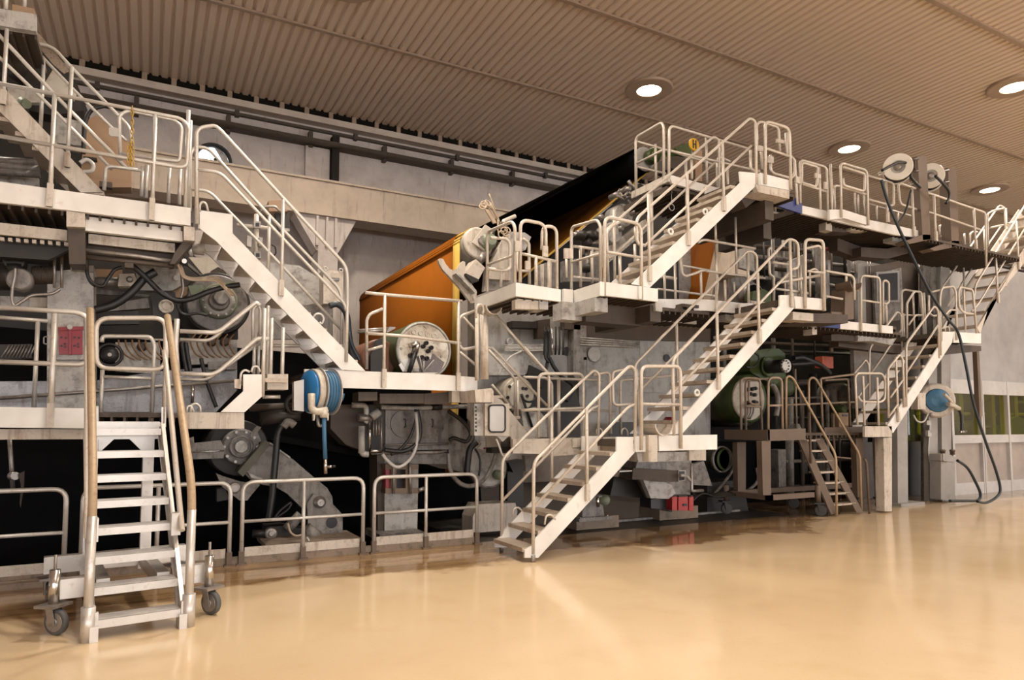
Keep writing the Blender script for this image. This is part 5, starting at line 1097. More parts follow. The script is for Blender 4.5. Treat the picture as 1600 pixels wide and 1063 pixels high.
for i in range(7):
    x=1190+i*40; part(th,'spray_tube',RUSTT,M().tube(spline(L3(Z3((x+30,250),(x,300),(x+30,370),(x+70,395)),9.75)),.011,0,6))
for q in ((885,330),(1400,300),(1320,300)): disc(th,'nozzle_cap',BROWN,(q[0]/3.995,460+q[1]/3.995),9.85,7,[(1,0),(1,.05),(.6,.07),(.001,.07)],n=16)
for i in range(9): part(th,'spray_tube',STEEL,M().tube(L3(Z3((10+i*22,395),(60+i*20,315)),9.8),.009,0,5))
th=T('hand_wheel','black handwheel behind the ladder gate','handwheel')
c=P(685/3.995,460+378/3.995,9.6); part(th,'rim',RUBBER,M().ring(c,(0,1,0),.13,.018,30,8)); part(th,'hub',RUBBER,M().lathe(c,(0,-1,0),[(.10,0),(.10,.03),(.04,.05),(.001,.06)],20)); disc(th,'centre_nut',STEEL,(171.5,554.6),9.53,3,[(1,0),(1,.03)],n=8)
solo('splash_guard','dark speckled guard plate above the ladder gate','guard',DGREY,M().pp(V8((120,635),(510,630),(520,750),(160,755)),10.0,.1))
th=T('hanging_cables','pair of black cables on the pan plate right of the ladder','cable'); 
for q in (((1135,300),(1150,400),(1165,480)),((1160,300),(1175,400),(1190,480)),((1255,400),(1290,540),(1350,705))): part(th,'cable',RUBBER,M().tube(spline(L3(Z3(*q),9.5)),.025,0,6))
part(th,'chrome_fitting',CHROME,M().tube(L3(Z3((1203,570),(1200,680)),9.5),.02))
# upper left corner machines
th=T('tan_cover','tan machine cover with bolts behind the upper left rails','cover')
panel(th,'cover_plate',TAN,Z1((540,750),(600,720),(720,800),(820,900),(820,1170),(500,1170),(510,1000)),11.0,.3); panel(th,'bolt_strip',DGREY,Z1((520,975),(605,985),(605,1000),(520,990)),10.9,.1); part(th,'cable_loop',RUBBER,M().tube(spline(L3(Z1((520,960),(530,780),(570,690),(660,660)),10.7)),.03,0,6)); part(th,'pale_loop',PANE,M().tube(spline(L3(Z2((500,60),(540,40),(580,70),(570,110),(520,115)),10.7)),.03,0,6)); panel(th,'dark_bracket',BROWN,Z2((620,170),(700,180),(700,215),(620,205)),10.8,.1)
th=T('grey_cover','grey box cover behind the upper left stair','cover')
panel(th,'cover_plate',LGREY,Z1((340,720),(505,760),(505,910),(340,890)),10.9,.3); panel(th,'upper_cover',CREAM,Z1((290,500),(330,435),(470,560),(455,600),(250,560)),11.0,.3); panel(th,'lower_cover',DWHITE,Z1((40,520),(260,560),(250,640),(60,640)),11.1,.2); panel(th,'dark_block',DGREY,Z1((200,600),(500,610),(520,690),(330,720),(180,690)),11.2,.3)
th=T('upper_machine_body','dark machine bodies in the top left corner behind the stair rails','machine')
panel(th,'backing',DGREY,[(-90,40),(60,50),(120,130),(140,180),(130,330),(-90,330)],12.2,.2); part(th,'roll_body',GREY,M().tube(L3(Z1((-40,240),(130,320)),11.6),.22,0,16)); part(th,'roll_body',DGREY,M().tube(L3(Z1((60,380),(200,470)),11.4),.2,0,16)); 
for y in (50,85,120): part(th,'pipe',GREY,M().tube(L3(Z2((-60,y-10),(250,y+10)),10.6),.05,0,10))
part(th,'pale_plate',LGREY,M().pp(Z2((-60,130),(240,150),(240,215),(-60,200)),10.8,.1)); part(th,'valve',PGREEN,M().cyl(P(35,158,11),P(42,163,10.9),.06,n=10))
# junction things on the wall behind the descending stair
th=T('control_cabinet','grey control cabinet with a dark label plate behind the descending stair','cabinet')
def vz(*p): return view(490,405,14.17)(*p)
part(th,'body',DWHITE,M().pp(vz((200,250),(655,265),(655,1000),(200,1000)),10.6,.25)); part(th,'door',DWHITE,M().pp(vz((215,300),(630,310),(630,985),(215,985)),10.57,.04)); o=part(th,'label_plate',PLATEINK,M().pp(vz((385,412),(568,420),(566,484),(385,480)),10.55,.015),'dark label plate'); m=M()
def glyph(m,segs,x,y,w,h,Y,mp,wd=9):
    for a,b in segs: m.bar(*L3(mp((x+a[0]*w,y+a[1]*h),(x+b[0]*w,y+b[1]*h)),Y),wd/14.17*mpp(530,437,Y),.004,(0,1,0))
GL={'N':[((0,1),(0,0)),((0,0),(1,1)),((1,1),(1,0))],'L':[((0,0),(0,1)),((0,1),(1,1))],'C':[((1,0),(0,0)),((0,0),(0,1)),((0,1),(1,1))],'H':[((0,0),(0,1)),((1,0),(1,1)),((0,.5),(1,.5))],'E':[((0,0),(0,1)),((0,0),(1,0)),((0,.5),(.8,.5)),((0,1),(1,1))],'I':[((0,0),(0,1))]}
for ch,xx in (('I',415),('N',428),('L',462),('C',490),('H',520)): glyph(m,GL[ch],xx,432,22,36,10.545,vz)
part(o,'lettering',PANE,m)
for q in ((265,215),(605,255)): part(th,'lifting_eye',PANE,M().ring(P(490+q[0]/14.17,405+q[1]/14.17,10.6),(0,1,0),.03,.01,16,6))
th=T('camera_mast','upright tube mast with clamps and a box behind the descending stair','mast')
part(th,'tube',RAIL,M().tube(L3(Z5((483,700),(480,1063)),10.2),.035,0,10)); part(th,'cross_tube',RAIL,M().tube(L3(Z5((360,768),(550,785)),10.2),.03,0,8))
for q in ((488,762),(490,952)): part(th,'clamp',LGREY,M().pp(Z5((q[0]-22,q[1]-22),(q[0]+22,q[1]-20),(q[0]+20,q[1]+22),(q[0]-20,q[1]+20)),10.12,.1)); part(th,'clamp_hole',INK,M().pp(Z5((q[0]-10,q[1]-10),(q[0]+12,q[1]-10),(q[0]+12,q[1]+12),(q[0]-10,q[1]+12)),10.11,.02))
part(th,'white_box',PANE,M().pp(Z5((425,830),(455,840),(450,905),(422,895)),10.1,.1)); part(th,'white_box',LGREY,M().pp(Z5((500,840),(522,845),(520,900),(498,895)),10.1,.1)); 
th=T('floodlight','tan floodlight bracket high behind the descending stair','lamp')
part(th,'housing',TAN,M().pp(Z5((558,615),(640,610),(640,640),(680,680),(560,680)),10.6,.3)); part(th,'bracket',DGREY,M().pp(Z5((600,690),(690,690),(690,790),(620,800)),10.7,.1)); part(th,'arm',STEEL,M().tube(L3(Z5((500,690),(530,650),(600,650),(640,690)),10.4),.02,.03)); part(th,'cable_tie',RUBBER,M().tube(L3(Z5((575,890),(600,900),(605,940),(590,960)),10.3),.012,.02))
panel(th,'base_plate',LGREY,Z5((650,785),(692,788),(690,805),(650,802)),10.5,.1)
# ================================================================ BLACK SHADE SHEETS IN THE PIT
th=T('felt','black sheets put in as the pit shade behind the floor barriers','felt')  # sheets added so the unlit pit's shade sits in their colour
part(th,'web',BLACK,M().pp([(-120,500),(560,560),(740,600),(760,900),(-120,1010)],11.7,.05)); part(th,'lower_shade_sheet',BLACK,M().prism([P(300,655,11.0),P(700,730,11.0),P(700,740,11.0),P(300,665,11.0)],(0,.7,0)))
th=T('pit_hook','dull rod with red tag hanging in the pit at far left','hook'); part(th,'rod',STEEL,M().tube(L3(Z4((50,-60),(60,70),(70,240)),10.5),.025)); part(th,'clamp',STEEL,M().cyl(P(18,744,10.5),P(24,744,10.4),.05,n=10)); part(th,'red_tag',BROWN,M().pp(Z4((97,140),(130,125),(128,200),(110,320),(105,300),(112,200)),10.4,.02))
# ================================================================ SWING ARM BEHIND BARRIER
th=T('swing_lever','grey swing arm plate on a pivot base behind the wide floor barrier','machine arm')
SY=10.0
panel(th,'arm_plate',GREY,V14((720,228),(770,255),(900,345),(1075,495),(1170,570),(1210,640),(1215,700),(1110,740),(970,728),(860,620),(760,560),(660,545),(560,500),(520,460)),SY,.18); panel(th,'pivot_bracket',GREY,V14((1010,700),(1060,620),(1160,640),(1225,710),(1292,780),(1292,962),(1110,965),(1020,860)),SY-.1,.12); OLG=material('olive_grimed_bar',(.085,.08,.05),.5,0,(.04,.035,.025),.5,8)
panel(th,'clamp_bar',OLG,V14((680,195),(722,225),(505,482),(462,445)),SY-.12,.3); panel(th,'edge_strip',LGREY,V14((785,258),(880,325),(875,338),(780,270)),SY-.05,.3); panel(th,'edge_strip',LGREY,V14((720,208),(755,235),(750,245),(715,220)),SY-.05,.3)
disc(th,'pivot_pin',STEEL,(280+1108/5.06,650+682/5.06),SY-.1,9.5,[(1,0),(1,.04),(.6,.06),(.55,.1),(.2,.1),(.18,.12),(.001,.12)],n=28); disc(th,'bracket_hole',INK,(280+1205/5.06,650+845/5.06),SY-.102,9,[(1,0),(.001,.004)],n=28)
panel(th,'base',DGREY,V14((690,880),(830,870),(1010,900),(1110,965),(1320,965),(1320,1000),(720,1020),(690,980)),SY-.15,.4); part(th,'cylinder',DGREY,M().tube(L3(V14((580,932),(690,930)),SY-.2),.055,0,14)); disc(th,'cylinder_bearing',STEEL,(280+722/5.06,650+925/5.06),SY-.2,9.5,[(1,0),(1,.05),(.7,.07),(.4,.06),(.38,.1),(.001,.1)],n=24); part(th,'actuator',GREY,M().tube(L3(V14((850,900),(960,780)),SY-.25),.07,0,14)); part(th,'actuator_rod',GREY,M().tube(L3(V14((1000,890),(1090,960)),SY-.25),.09,0,14)); part(th,'clip_plate',LGREY,M().pp(V14((545,450),(600,475),(660,495),(655,510),(570,490)),SY-.1,.1))
solo('concrete_plinth','low stained concrete plinth under the swing arm base','plinth',CONC,M().pp(Z7((580,925),(820,905),(1190,890),(1190,930),(840,945),(590,965)),9.25,.9))
th=T('couch_roll','round roll end with hub held by the swing arm in the pit','roll')
cc=(280+470/5.06,650+255/5.06); ch=(280+487/5.06,650+245/5.06)
disc(th,'shell',DGREY,cc,10.35,44,[(1,-6),(1,0),(.96,.02),(.5,.03)],n=44); disc(th,'flange',GREY,ch,10.2,28,[(1,-.1),(1,.06),(.92,.08)]); disc(th,'hub_ring',GREY,ch,10.1,17.5,[(1,-.1),(1,.06),(.82,.08),(.80,.03),(.66,.03)]); disc(th,'end_cap',LGREY,ch,10.05,9.5,[(1,-.1),(1,.05),(.92,.07),(.001,.07)]); bolts(th,ch,10.1,24,10,.02)
panel(th,'holding_bar',GREY,V14((45,195),(115,165),(120,215),(330,195),(360,260),(350,335),(60,346)),9.95,.12); part(th,'slot',CHROME,M().tube(L3(V14((80,288),(355,275)),9.93),.012)); panel(th,'lug',GREY,V14((560,150),(620,80),(650,90),(620,130),(650,200),(590,230)),10.1,.1)
panel(th,'lower_bracket',GREY,V14((290,455),(350,480),(480,520),(640,545),(560,640),(540,670),(480,672),(340,560)),10.0,.12); disc(th,'bracket_pin',STEEL,(280+437/5.06,650+567/5.06),9.98,8.5,[(1,0),(1,.04),(.72,.05),(.6,.04),(.001,.04)],n=24); panel(th,'lower_block',DGREY,V14((300,580),(360,570),(400,660),(300,680)),10.1,.2)
cable(V14((830,45),(780,140),(765,300),(748,480),(735,640),(708,820)),9.7,.045,RUBBER,'thick black hose hanging down in front of the swing arm')
cable(V14((750,815),(800,750),(880,690),(860,740),(760,810)),9.6,.016,RUBBER,'small black cable loop beside the swing arm pivot')
cable(V14((860,850),(880,920),(930,950),(990,930)),9.5,.014,CANDY,'thin tan tube around the swing arm actuator')
cable(V14((1010,960),(1040,1010),(1080,1035)),9.3,.014,PANE,'thin pale tube end at the swing arm base')
th=T('shower_valve','black valve wheel and pipe under the small white step','valves')
c=P(462,632,9.3); part(th,'wheel',RUBBER,M().ring(c,(0,1,.3),.12,.03,24,8)); part(th,'body',DGREY,M().tube(L3(Z7((550,140),(690,120),(790,110)),9.4),.09,0,12)); part(th,'elbow',GREY,M().tube(L3(Z7((690,190),(720,150),(760,180)),9.3),.05,.03,10)); part(th,'pipe',BROWN,M().tube(L3(Z7((480,70),(780,60)),9.5),.05,0,10))
# ================================================================ CENTRE LOWER FRAME
th=T('suction_box','brown grey machine box with two rounded covers under the service platform','machine')
panel(th,'left_plate',BROWN,Z7((985,50),(1330,50),(1330,335),(1180,335),(1080,300),(985,200)),9.9,.4); panel(th,'front_plate',GREY,V9((250,235),(830,235),(830,605),(250,620)),9.85,.4); panel(th,'dark_recess',DGREY,V9((60,230),(250,230),(250,640),(60,640)),9.88,.1)
def dshape(cx,cy,w,h,left):
    pts=[]
    if left:
        pts=[(cx+w,cy-h),(cx+w,cy+h)]+[(cx+w*.2-math.sin(a)*w*1.2,cy+math.cos(a)*h) for a in [i*math.pi/10 for i in range(0,11)]]
    else:
        pts=[(cx-w,cy+h),(cx-w,cy-h)]+[(cx-w*.2+math.sin(a)*w*1.2,cy-math.cos(a)*h) for a in [i*math.pi/10 for i in range(0,11)]]
    return pts
for left,cx in ((True,415),(False,680)):
    o=part(th,'inspection_cover',GREY,M().pp(V9(*dshape(cx,370,118,132,left)),9.82,.03)); q=430 if left else 685
    part(o,'cover_handle',DGREY,M().tube(L3(V9((q-12,325),(q+5,330),(q+5,395),(q-8,400)),9.78),.008,.02,6))
part(th,'lower_bar',STEEL,M().tube(L3(V9((240,566),(830,552)),9.8),.018)); part(th,'lower_pipe',GREY,M().tube(L3(V9((120,640),(760,632),(810,615)),9.75),.024,.04)); panel(th,'lower_beam',GREY,V9((240,645),(830,640),(820,740),(640,740),(240,735)),9.95,.2); part(th,'top_pipe',LGREY,M().tube(L3(V9((210,215),(520,225),(700,215),(1000,210)),9.7),.035)); part(th,'filter',RUBBER,M().tube(L3(V9((680,215),(765,212)),9.68),.05,0,12))
panel(th,'column',LGREY,Z7((1322,590),(1530,585),(1526,850),(1322,862)),9.9,.4); panel(th,'column_side',BROWN,Z7((1275,360),(1322,360),(1322,865),(1280,870)),9.95,.4); panel(th,'foot',GREY,Z7((1290,860),(1560,840),(1590,865),(1590,890),(1290,905)),9.6,.7)
panel(th,'right_plate',GREY,V9((830,250),(870,265),(1000,380),(1060,470),(1040,600),(1000,830),(860,790),(830,600)),9.95,.3); panel(th,'belly',BROWN,V9((630,650),(830,640),(840,790),(750,780),(630,740)),10.0,.3)
th=T('guide_clamp','rusty red framed clamp window on the pedestal column','clamp')
part(th,'frame',BROWNPOST,M().pp(V9((250,742),(555,742),(555,790),(250,790)),9.7,.2).pp(V9((250,965),(555,965),(555,1012),(250,1012)),9.7,.2).pp(V9((300,790),(350,790),(350,965),(300,965)),9.7,.2).pp(V9((435,790),(480,790),(480,965),(435,965)),9.7,.2)); part(th,'red_plate',DRED,M().pp(V9((252,790),(300,790),(300,965),(252,965)),9.75,.15)); part(th,'right_plate',GREY,M().pp(V9((480,790),(553,790),(553,965),(480,965)),9.75,.15)); part(th,'window',INK,M().pp(V9((350,790),(435,790),(435,965),(350,965)),9.85,.02))
for q in ((325,730,325,1015),(475,730,480,1015)): part(th,'tie_rod',STEEL,M().tube(L3(V9(q[:2],q[2:]),9.66),.02))
part(th,'side_bolt',STEEL,M().tube(L3(V9((555,985),(605,965)),9.7),.03))
for i,(pts,r,mt,lb) in enumerate(((((525,235),(530,330),(480,480),(400,590),(300,655)),.022,RUBBER,'black hose hanging across the rounded covers'),(((540,240),(570,400),(545,540),(420,620),(240,610)),.032,RUBBER,'thicker black hose sweeping under the rounded covers'),(((530,260),(545,480),(510,640),(430,740),(350,768),(270,710),(222,650)),.026,PANE,'pale grey hose looping below the rounded covers'),(((830,640),(840,760),(880,860),(960,930),(1060,940),(1160,880),(1230,760),(1270,640)),.035,GREY,'grey hose looping below the round disc under the platform'),(((1090,540),(1030,600),(1010,720),(1000,850)),.05,RUBBER,'thick black hose hanging beside the round disc'),(((830,250),(930,320),(1010,400),(1035,470),(1000,530),(940,520),(880,500),(840,520)),.03,DGREY,'dark hose curving over the frame plate under the platform'),(((1075,600),(1110,660),(1125,750),(1110,850)),.018,RUBBER,'thin black cable in front of the round disc'))):
    cable(V9(*pts),9.55-.01*i,r,mt,lb,'hose','hose',8)
th=T('pipe_rack','vertical pipes with chrome fittings left of the rounded covers','pipe')
for x,y0_,y1_,mt,r in ((30,390,640,LGREY,.05),(105,340,600,CHROME,.022),(140,330,480,STEEL,.014),(165,330,480,STEEL,.014),(190,330,470,STEEL,.014),(212,310,620,STEEL,.018)): part(th,'pipe',mt,M().tube(L3(V9((x,y0_),(x,y1_)),9.7),r))
part(th,'elbow',LGREY,M().tube(L3(V9((-60,195),(70,200),(78,330),(60,360)),9.7),.04,.06)); part(th,'valve',LGREY,M().tube(L3(V9((120,310),(190,255)),9.65),.06,0,12)); part(th,'valve',STEEL,M().tube(L3(V9((0,310),(120,320)),9.7),.06,0,12)); part(th,'fitting',CHROME,M().tube(L3(V9((110,620),(215,617)),9.65),.03)); part(th,'pipe_bend',LGREY,M().tube(L3(V9((30,620),(45,650),(90,650)),9.7),.045,.04))
th=T('drive_disc','round grey disc and coupling under the control box','disc')
disc(th,'disc',GREY,(560+1195/5.904,600+780/5.904),9.9,31,[(1,-.1),(1,.05),(.9,.08),(.5,.05)],n=40); disc(th,'rim_ring',LGREY,(560+1195/5.904,600+770/5.904),9.86,29,[(1,0),(1,.05),(.88,.06)],n=40); disc(th,'front_disc',LGREY,(560+1095/5.904,600+720/5.904),9.85,21,[(1,-.1),(1,.03),(.95,.05)],n=36); disc(th,'hub',PGREEN,(560+1290/5.904,600+840/5.904),9.75,8,[(1,-.1),(1,.1),(.5,.13)],n=20); part(th,'union',CREAM,M().tube(L3(V9((1065,590),(1110,535)),9.6),.055,0,12)); bolts(th,(762.4,731),9.84,24,8,.018)
panel(th,'red_stripe',DRED,V9((1160,590),(1190,580),(1195,680),(1175,690)),9.84,.03)
th=T('operator_box','pale control box with a rounded rectangular window under the platform end','control box')
part(th,'body',DWHITE,M().pp(V9((1168,182),(1392,182),(1392,482),(1168,478)),8.52,.33)); part(th,'side_panel',LGREY,M().pp(V9((1108,178),(1168,180),(1168,480),(1108,478)),8.58,.27)); 
pts=[]
for (cx,cy,a0) in ((1325,230,-90),(1325,412,0),(1235,412,90),(1235,230,180)):
    for k in range(5): a=math.radians(a0+k*22.5); pts.append((cx+30*math.cos(a),cy+33*math.sin(a)))
o=part(th,'window',PANE,M().pp(V9(*pts),8.50,.03),'frosted rounded window'); part(o,'seal',RUBBER,M().tube([P(x,y,8.495) for x,y in V9(*pts)],.012,0,6,True)); part(th,'slotted_strip',LGREY,M().pp(V9((1070,180),(1108,180),(1108,478),(1070,478)),8.56,.02)); m=M()
for k in range(7): m.pp(V9((1080,205+k*36),(1092,205+k*36),(1092,225+k*36),(1080,225+k*36)),8.55,.02)
part(th,'slots',INK,m); part(th,'vee_bracket',LGREY,M().pp(V9((1275,482),(1400,482),(1380,490),(1330,535),(1300,500)),8.56,.1)); part(th,'loop_wire',PANE,M().tube(spline(L3(V9((1270,510),(1300,580),(1330,660),(1370,680),(1400,640)),8.5)),.016,0,6)); part(th,'lower_gearbox',DGREY,M().pp(V9((1230,590),(1420,580),(1420,640),(1230,640)),9.2,.2))
part(th,'support_plate',GREY,M().pp(V9((1340,500),(1425,500),(1425,600),(1340,600)),9.3,.1))
# central side frame
FRG=material('cool_grey_frame_paint',(.34,.335,.325),.45,0,(.10,.08,.065),.55,4,(.12,.095,.08),.3)
th=T('machine_side_frame','large grey machine side frame with pipes behind the central stairs','frame')
panel(th,'frame_wall',FRG,[(742,462),(900,470),(905,690),(742,690)],10.4,.3); panel(th,'frame_wall',FRG,[(905,500),(1110,500),(1110,690),(905,690)],10.3,.3); panel(th,'upper_band',BROWN,[(905,480),(1110,485),(1110,534),(905,530)],10.25,.3); panel(th,'corner_post',GREY,V10((695,200),(780,205),(785,600),(735,620),(690,560)),10.2,.2); panel(th,'panel_plate',FRG,V10((785,365),(1150,362),(1150,565),(785,565)),10.25,.06); panel(th,'panel_plate',FRG,V10((1152,330),(1600,330),(1600,680),(1152,680)),10.25,.06)
disc(th,'round_cover',LGREY,(740+830/4.43,460+415/4.43),10.23,12,[(1,0),(1,.02),(.95,.03),(.001,.03)],n=28); part(th,'latch',BROWN,M().pp(V10((762,435),(785,435),(785,455),(762,455)),10.2,.05)); disc(th,'dark_hole',INK,(740+645/4.43,460+395/4.43),10.38,7,[(1,0),(.001,.004)],n=20); disc(th,'dark_hole',INK,(1042.5,560),10.22,6,[(1,0),(.001,.004)],n=20); disc(th,'ring_boss',LGREY,(740+247/4.43,460+330/4.43),10.38,6,[(1,0),(1,.04),(.6,.05),(.55,.02),(.001,.02)],n=20)
panel(th,'dark_duct',DGREY,V10((265,185),(440,190),(440,235),(270,230)),10.2,.2); panel(th,'dark_column',BROWN,V10((445,180),(530,170),(525,300),(445,305)),10.2,.15); panel(th,'dark_column',BROWN,V10((630,180),(740,175),(740,245),(630,240)),10.2,.15); panel(th,'casting',LGREY,V10((100,400),(260,420),(430,440),(430,500),(350,560),(100,560)),10.1,.2)
for i in range(5): part(th,'pipe',LGREY,M().tube(L3(V10((215,352+i*10),(560,350+i*10),(615,370+i*8),(622,230)),10.15-.02*i),.012,.05,6))
for i in range(4): part(th,'pipe',LGREY,M().tube(L3(V10((740,300+i*16),(1150,330+i*12)),10.1),.014,0,6))
for i in range(6): part(th,'pipe',CHROME if i==2 else DGREY,M().tube(L3(V10((490+i*26,225),(492+i*26,330+i*9),(488+i*26,420)),10.05),.018,0,6))
part(th,'base_recess',INK,M().pp(V10((940,885),(1120,885),(1120,990),(940,985)),9.9,.02)); panel(th,'dark_recess',DGREY,V10((390,490),(700,640),(740,780),(740,990),(330,990),(330,800)),10.05,.1)
th=T('bolted_roll','round cream roll head with bolt holes behind the short stair','roll')
rc=(740+310/4.43,460+690/4.43)
disc(th,'shell',CREAM,rc,10.0,27,[(1,-.6),(1,0),(.95,.03)],n=36); disc(th,'face',CREAM,(740+320/4.43,460+700/4.43),9.98,24,[(1,0),(1,.03),(.9,.045),(.001,.045)],n=36)
for q in ((248,640),(362,655),(340,652),(235,715),(370,705)): disc(th,'port',DGREY,(740+q[0]/4.43,460+q[1]/4.43),9.93,2.6,[(1,0),(1,.02),(.6,.02),(.001,.0)],n=12)
part(th,'lever',RUBBER,M().tube(L3(V10((330,690),(405,920)),9.85),.025)); panel(th,'pedestal',LGREY,V10((330,820),(430,780),(540,900),(540,990),(360,990)),9.9,.2)
for i,(pts,r,lb) in enumerate((( ((520,250),(520,400),(500,520),(460,650)),.03,'black hose dropping from the dark pipes to the roll head'),(((525,440),(560,510),(620,580),(690,640),(640,740)),.035,'black hose bending right of the roll head'),(((500,250),(495,420),(520,470)),.025,'short black hose among the chrome pipes'),(((330,700),(360,740),(410,740),(440,690)),.018,'thin black cable on the cream roll head'),(((170,560),(210,490),(260,430),(330,395)),.014,'pale curved tube above the cream roll head'))): cable(V10(*pts),9.8-.02*i,r,RUBBER if i!=4 else PANE,lb,'hose','hose',8)
# big bolted head
th=T('bolted_roll','big round bolted roll head with green shell on the service platform','roll')
bc=(590+690/9.66,490+565/9.66)
HEADM=material('stained_head_metal',(.60,.54,.44),.32,.55,(.20,.12,.08),.75,7)
disc(th,'shell',GREEN,(bc[0]-1,bc[1]),9.95,46,[(.96,-1.2),(.98,-.05),(1,0),(1,.06),(.94,.07)],'green painted shell',n=56); disc(th,'rim',LGREY,bc,9.9,45,[(1,0),(1,.05),(.93,.07),(.93,.03)],n=56); disc(th,'face_plate',HEADM,bc,9.88,42,[(1,0),(1,.03),(.97,.04),(.001,.04)],n=56)
for q in ((545,280),(650,300),(752,320),(852,340)): 
    c_=(590+q[0]/9.66,490+q[1]/9.66); part(th,'sight_port',CREAM,M().lathe(P(*c_,9.84),(0,-1,0),[(.042,0),(.042,.02),(.032,.022),(.030,.008),(.001,.008)],18))
for q in ((545,465),(580,455),(680,500),(755,570),(725,450),(800,520),(660,665),(735,680),(490,635)): 
    c_=(590+q[0]/9.66,490+q[1]/9.66); part(th,'hose_fitting',DGREY,M().lathe(P(*c_,9.84),(0,-1,0),[(.034,0),(.034,.05),(.022,.06),(.02,.02),(.001,.02)],12))
for q in ((360,530),(960,650),(718,198)): 
    c_=(590+q[0]/9.66,490+q[1]/9.66); part(th,'face_bolt',STEEL,M().lathe(P(*c_,9.84),(0,-1,0),[(.02,0),(.02,.02),(.001,.02)],8))
STAIN=material('dark_water_stain_plate',(.16,.13,.125),.35,.2,(.3,.25,.2),.4,9)
panel(th,'stained_patch',STAIN,V15((580,650),(640,640),(800,690),(830,600),(900,660),(1010,740),(950,890),(520,890),(545,830),(640,830),(610,740)),9.835,.006,'grey stained lower patch'); panel(th,'light_patch',ALU,V15((320,780),(400,690),(500,680),(480,880),(380,880)),9.836,.005)
part(th,'elbow',CHROME,M().tube(L3(V15((500,490),(610,440),(575,590)),9.78),.04,.04,10)); part(th,'feed_hose',RUBBER,M().tube(L3(V15((572,590),(470,900)),9.76),.036,0,10),'black feed hose')
for q in (((625,630),(680,860)),((700,720),(690,890)),((850,700),(690,890))): part(th,'thin_tube',PANE,M().tube(L3(V15(*q),9.79),.009,0,6))
part(th,'name_plate',LGREY,M().pp(V15((540,825),(625,835),(620,880),(540,870)),9.82,.01))
part(th,'rim_bracket',STEEL,M().pp(V15((185,200),(270,205),(270,225),(150,290),(140,275)),9.85,.06))
th=T('brown_roll','rust brown roll end with guards left of the bolted head','roll')
disc(th,'shell',material('rust_brown_paint',(.20,.085,.05),.5,0,(.08,.05,.04),.4,8),(592,560),10.3,30,[(1,-2),(1,0),(.9,.05)],n=40); panel(th,'guard',DGREY,Z10((160,900),(160,800),(200,700),(240,690),(240,900)),10.0,.1)
for y in (0,60): part(th,'guard_rod',STEEL,M().tube(L3(Z10((80,640+y*.2),(300,625+y*.2)),10.2),.02))
cable(Z6((1100,480),(1120,560),(1150,620),(1165,650)),9.4,.03,NAVY,'dark blue hose going down beside the service platform loop','hose','hose',8)
# ================================================================ GREEN GEAR AREA
GY=9.9
th=T('gearbox','green gearbox with a black pipe and round pale flange under the mid walkway','gearbox')
panel(th,'housing',GREEN,V16((610,170),(700,140),(760,150),(850,95),(910,100),(975,150),(985,400),(940,420),(860,480),(640,360),(610,330)),GY,.5); disc(th,'neck_flange',GREEN,(1080+790/6.645,530+290/6.645),GY-.02,16,[(1,0),(1,.05),(.9,.06)],n=30)
part(th,'pipe',RUBBER,M().tube([P(1199,574,GY-.05),P(1226,572,GY-.6)],.135,0,18)); disc(th,'pipe_flange',PANE,(1226.5,572),GY-.6,10.6,[(1,0),(1,.04),(.9,.05),(.001,.05)],'pale round flange',n=28); bolts(th,(1226.5,572),GY-.65,8.2,10,.013,mat=INK,t=.02)
th=T('drive_roll','large green rimmed drive roll with cream head behind the wheeled stand','roll')
dc=(1080+585/6.645,530+620/6.645)
disc(th,'rim',GREEN,dc,GY+.05,38,[(.95,-.8),(1,-.05),(1,.05),(.9,.08)],n=48); disc(th,'head',CREAM,dc,GY-.02,34,[(1,0),(1,.03),(.97,.05),(.001,.05)],n=48); disc(th,'drum',DGREY,(dc[0]-6,dc[1]+4),GY+1.0,40,[(1,-2),(1,0),(.9,.02)],n=40)
for q in ((575,525),(620,520),(650,515),(600,570),(645,580),(585,660),(640,655),(660,660)): disc(th,'fitting',INK,(1080+q[0]/6.645,530+q[1]/6.645),GY-.07,3,[(1,0),(1,.06),(.6,.08)],n=10)
for i in range(3): part(th,'head_tube',STEEL,M().tube(L3(V16((590+i*30,690),(600+i*25,760),(570+i*20,830)),GY-.12),.018,.1,6))
for i,(pts,r,lb) in enumerate(((((1060,200),(1150,190),(1250,230),(1330,265)),.06,'upper black hose right of the round pale flange'),(((1030,262),(1150,255),(1290,250),(1380,300),(1440,360)),.05,'lower black hose right of the round pale flange'),(((640,130),(700,180),(690,250),(640,290),(570,290)),.02,'thin black cable on the green gearbox'),(((840,470),(890,560),(900,700),(880,800)),.05,'grey ribbed hose behind the wheeled stand rails'))): cable(V16(*pts),GY-.3,r,RUBBER if i!=3 else GREY,lb,'hose','hose',8)
th=T('lower_drive','dim green coupling guards under the landing edge','gearbox')
disc(th,'guard',GREEN,(1133,718),10.0,18,[(1,-.3),(1,0),(.85,.04),(.8,-.05),(.001,-.05)],n=30); disc(th,'guard_rim',GREY,(1129,718),9.95,21,[(1,-.05),(1,0),(.9,.02),(.9,-.05)],n=30); panel(th,'base',DGREY,[(1105,755),(1160,750),(1170,800),(1105,806)],10.0,.5)
solo('orange_lamp_box','orange red box hanging in the dark beside the gearbox hoses','box',ORED,M().pp(V3((345,940),(435,945),(438,1040),(345,1035)),10.4,.2))
INTER=material('shade_black_interior',(.012,.010,.009),.6,0,(.03,.025,.02),.4,3,spec=.2)  # near-black backings, the bay's shade put into their colour
th=T('press_section','dark machine interior behind the wheeled stand','machine')
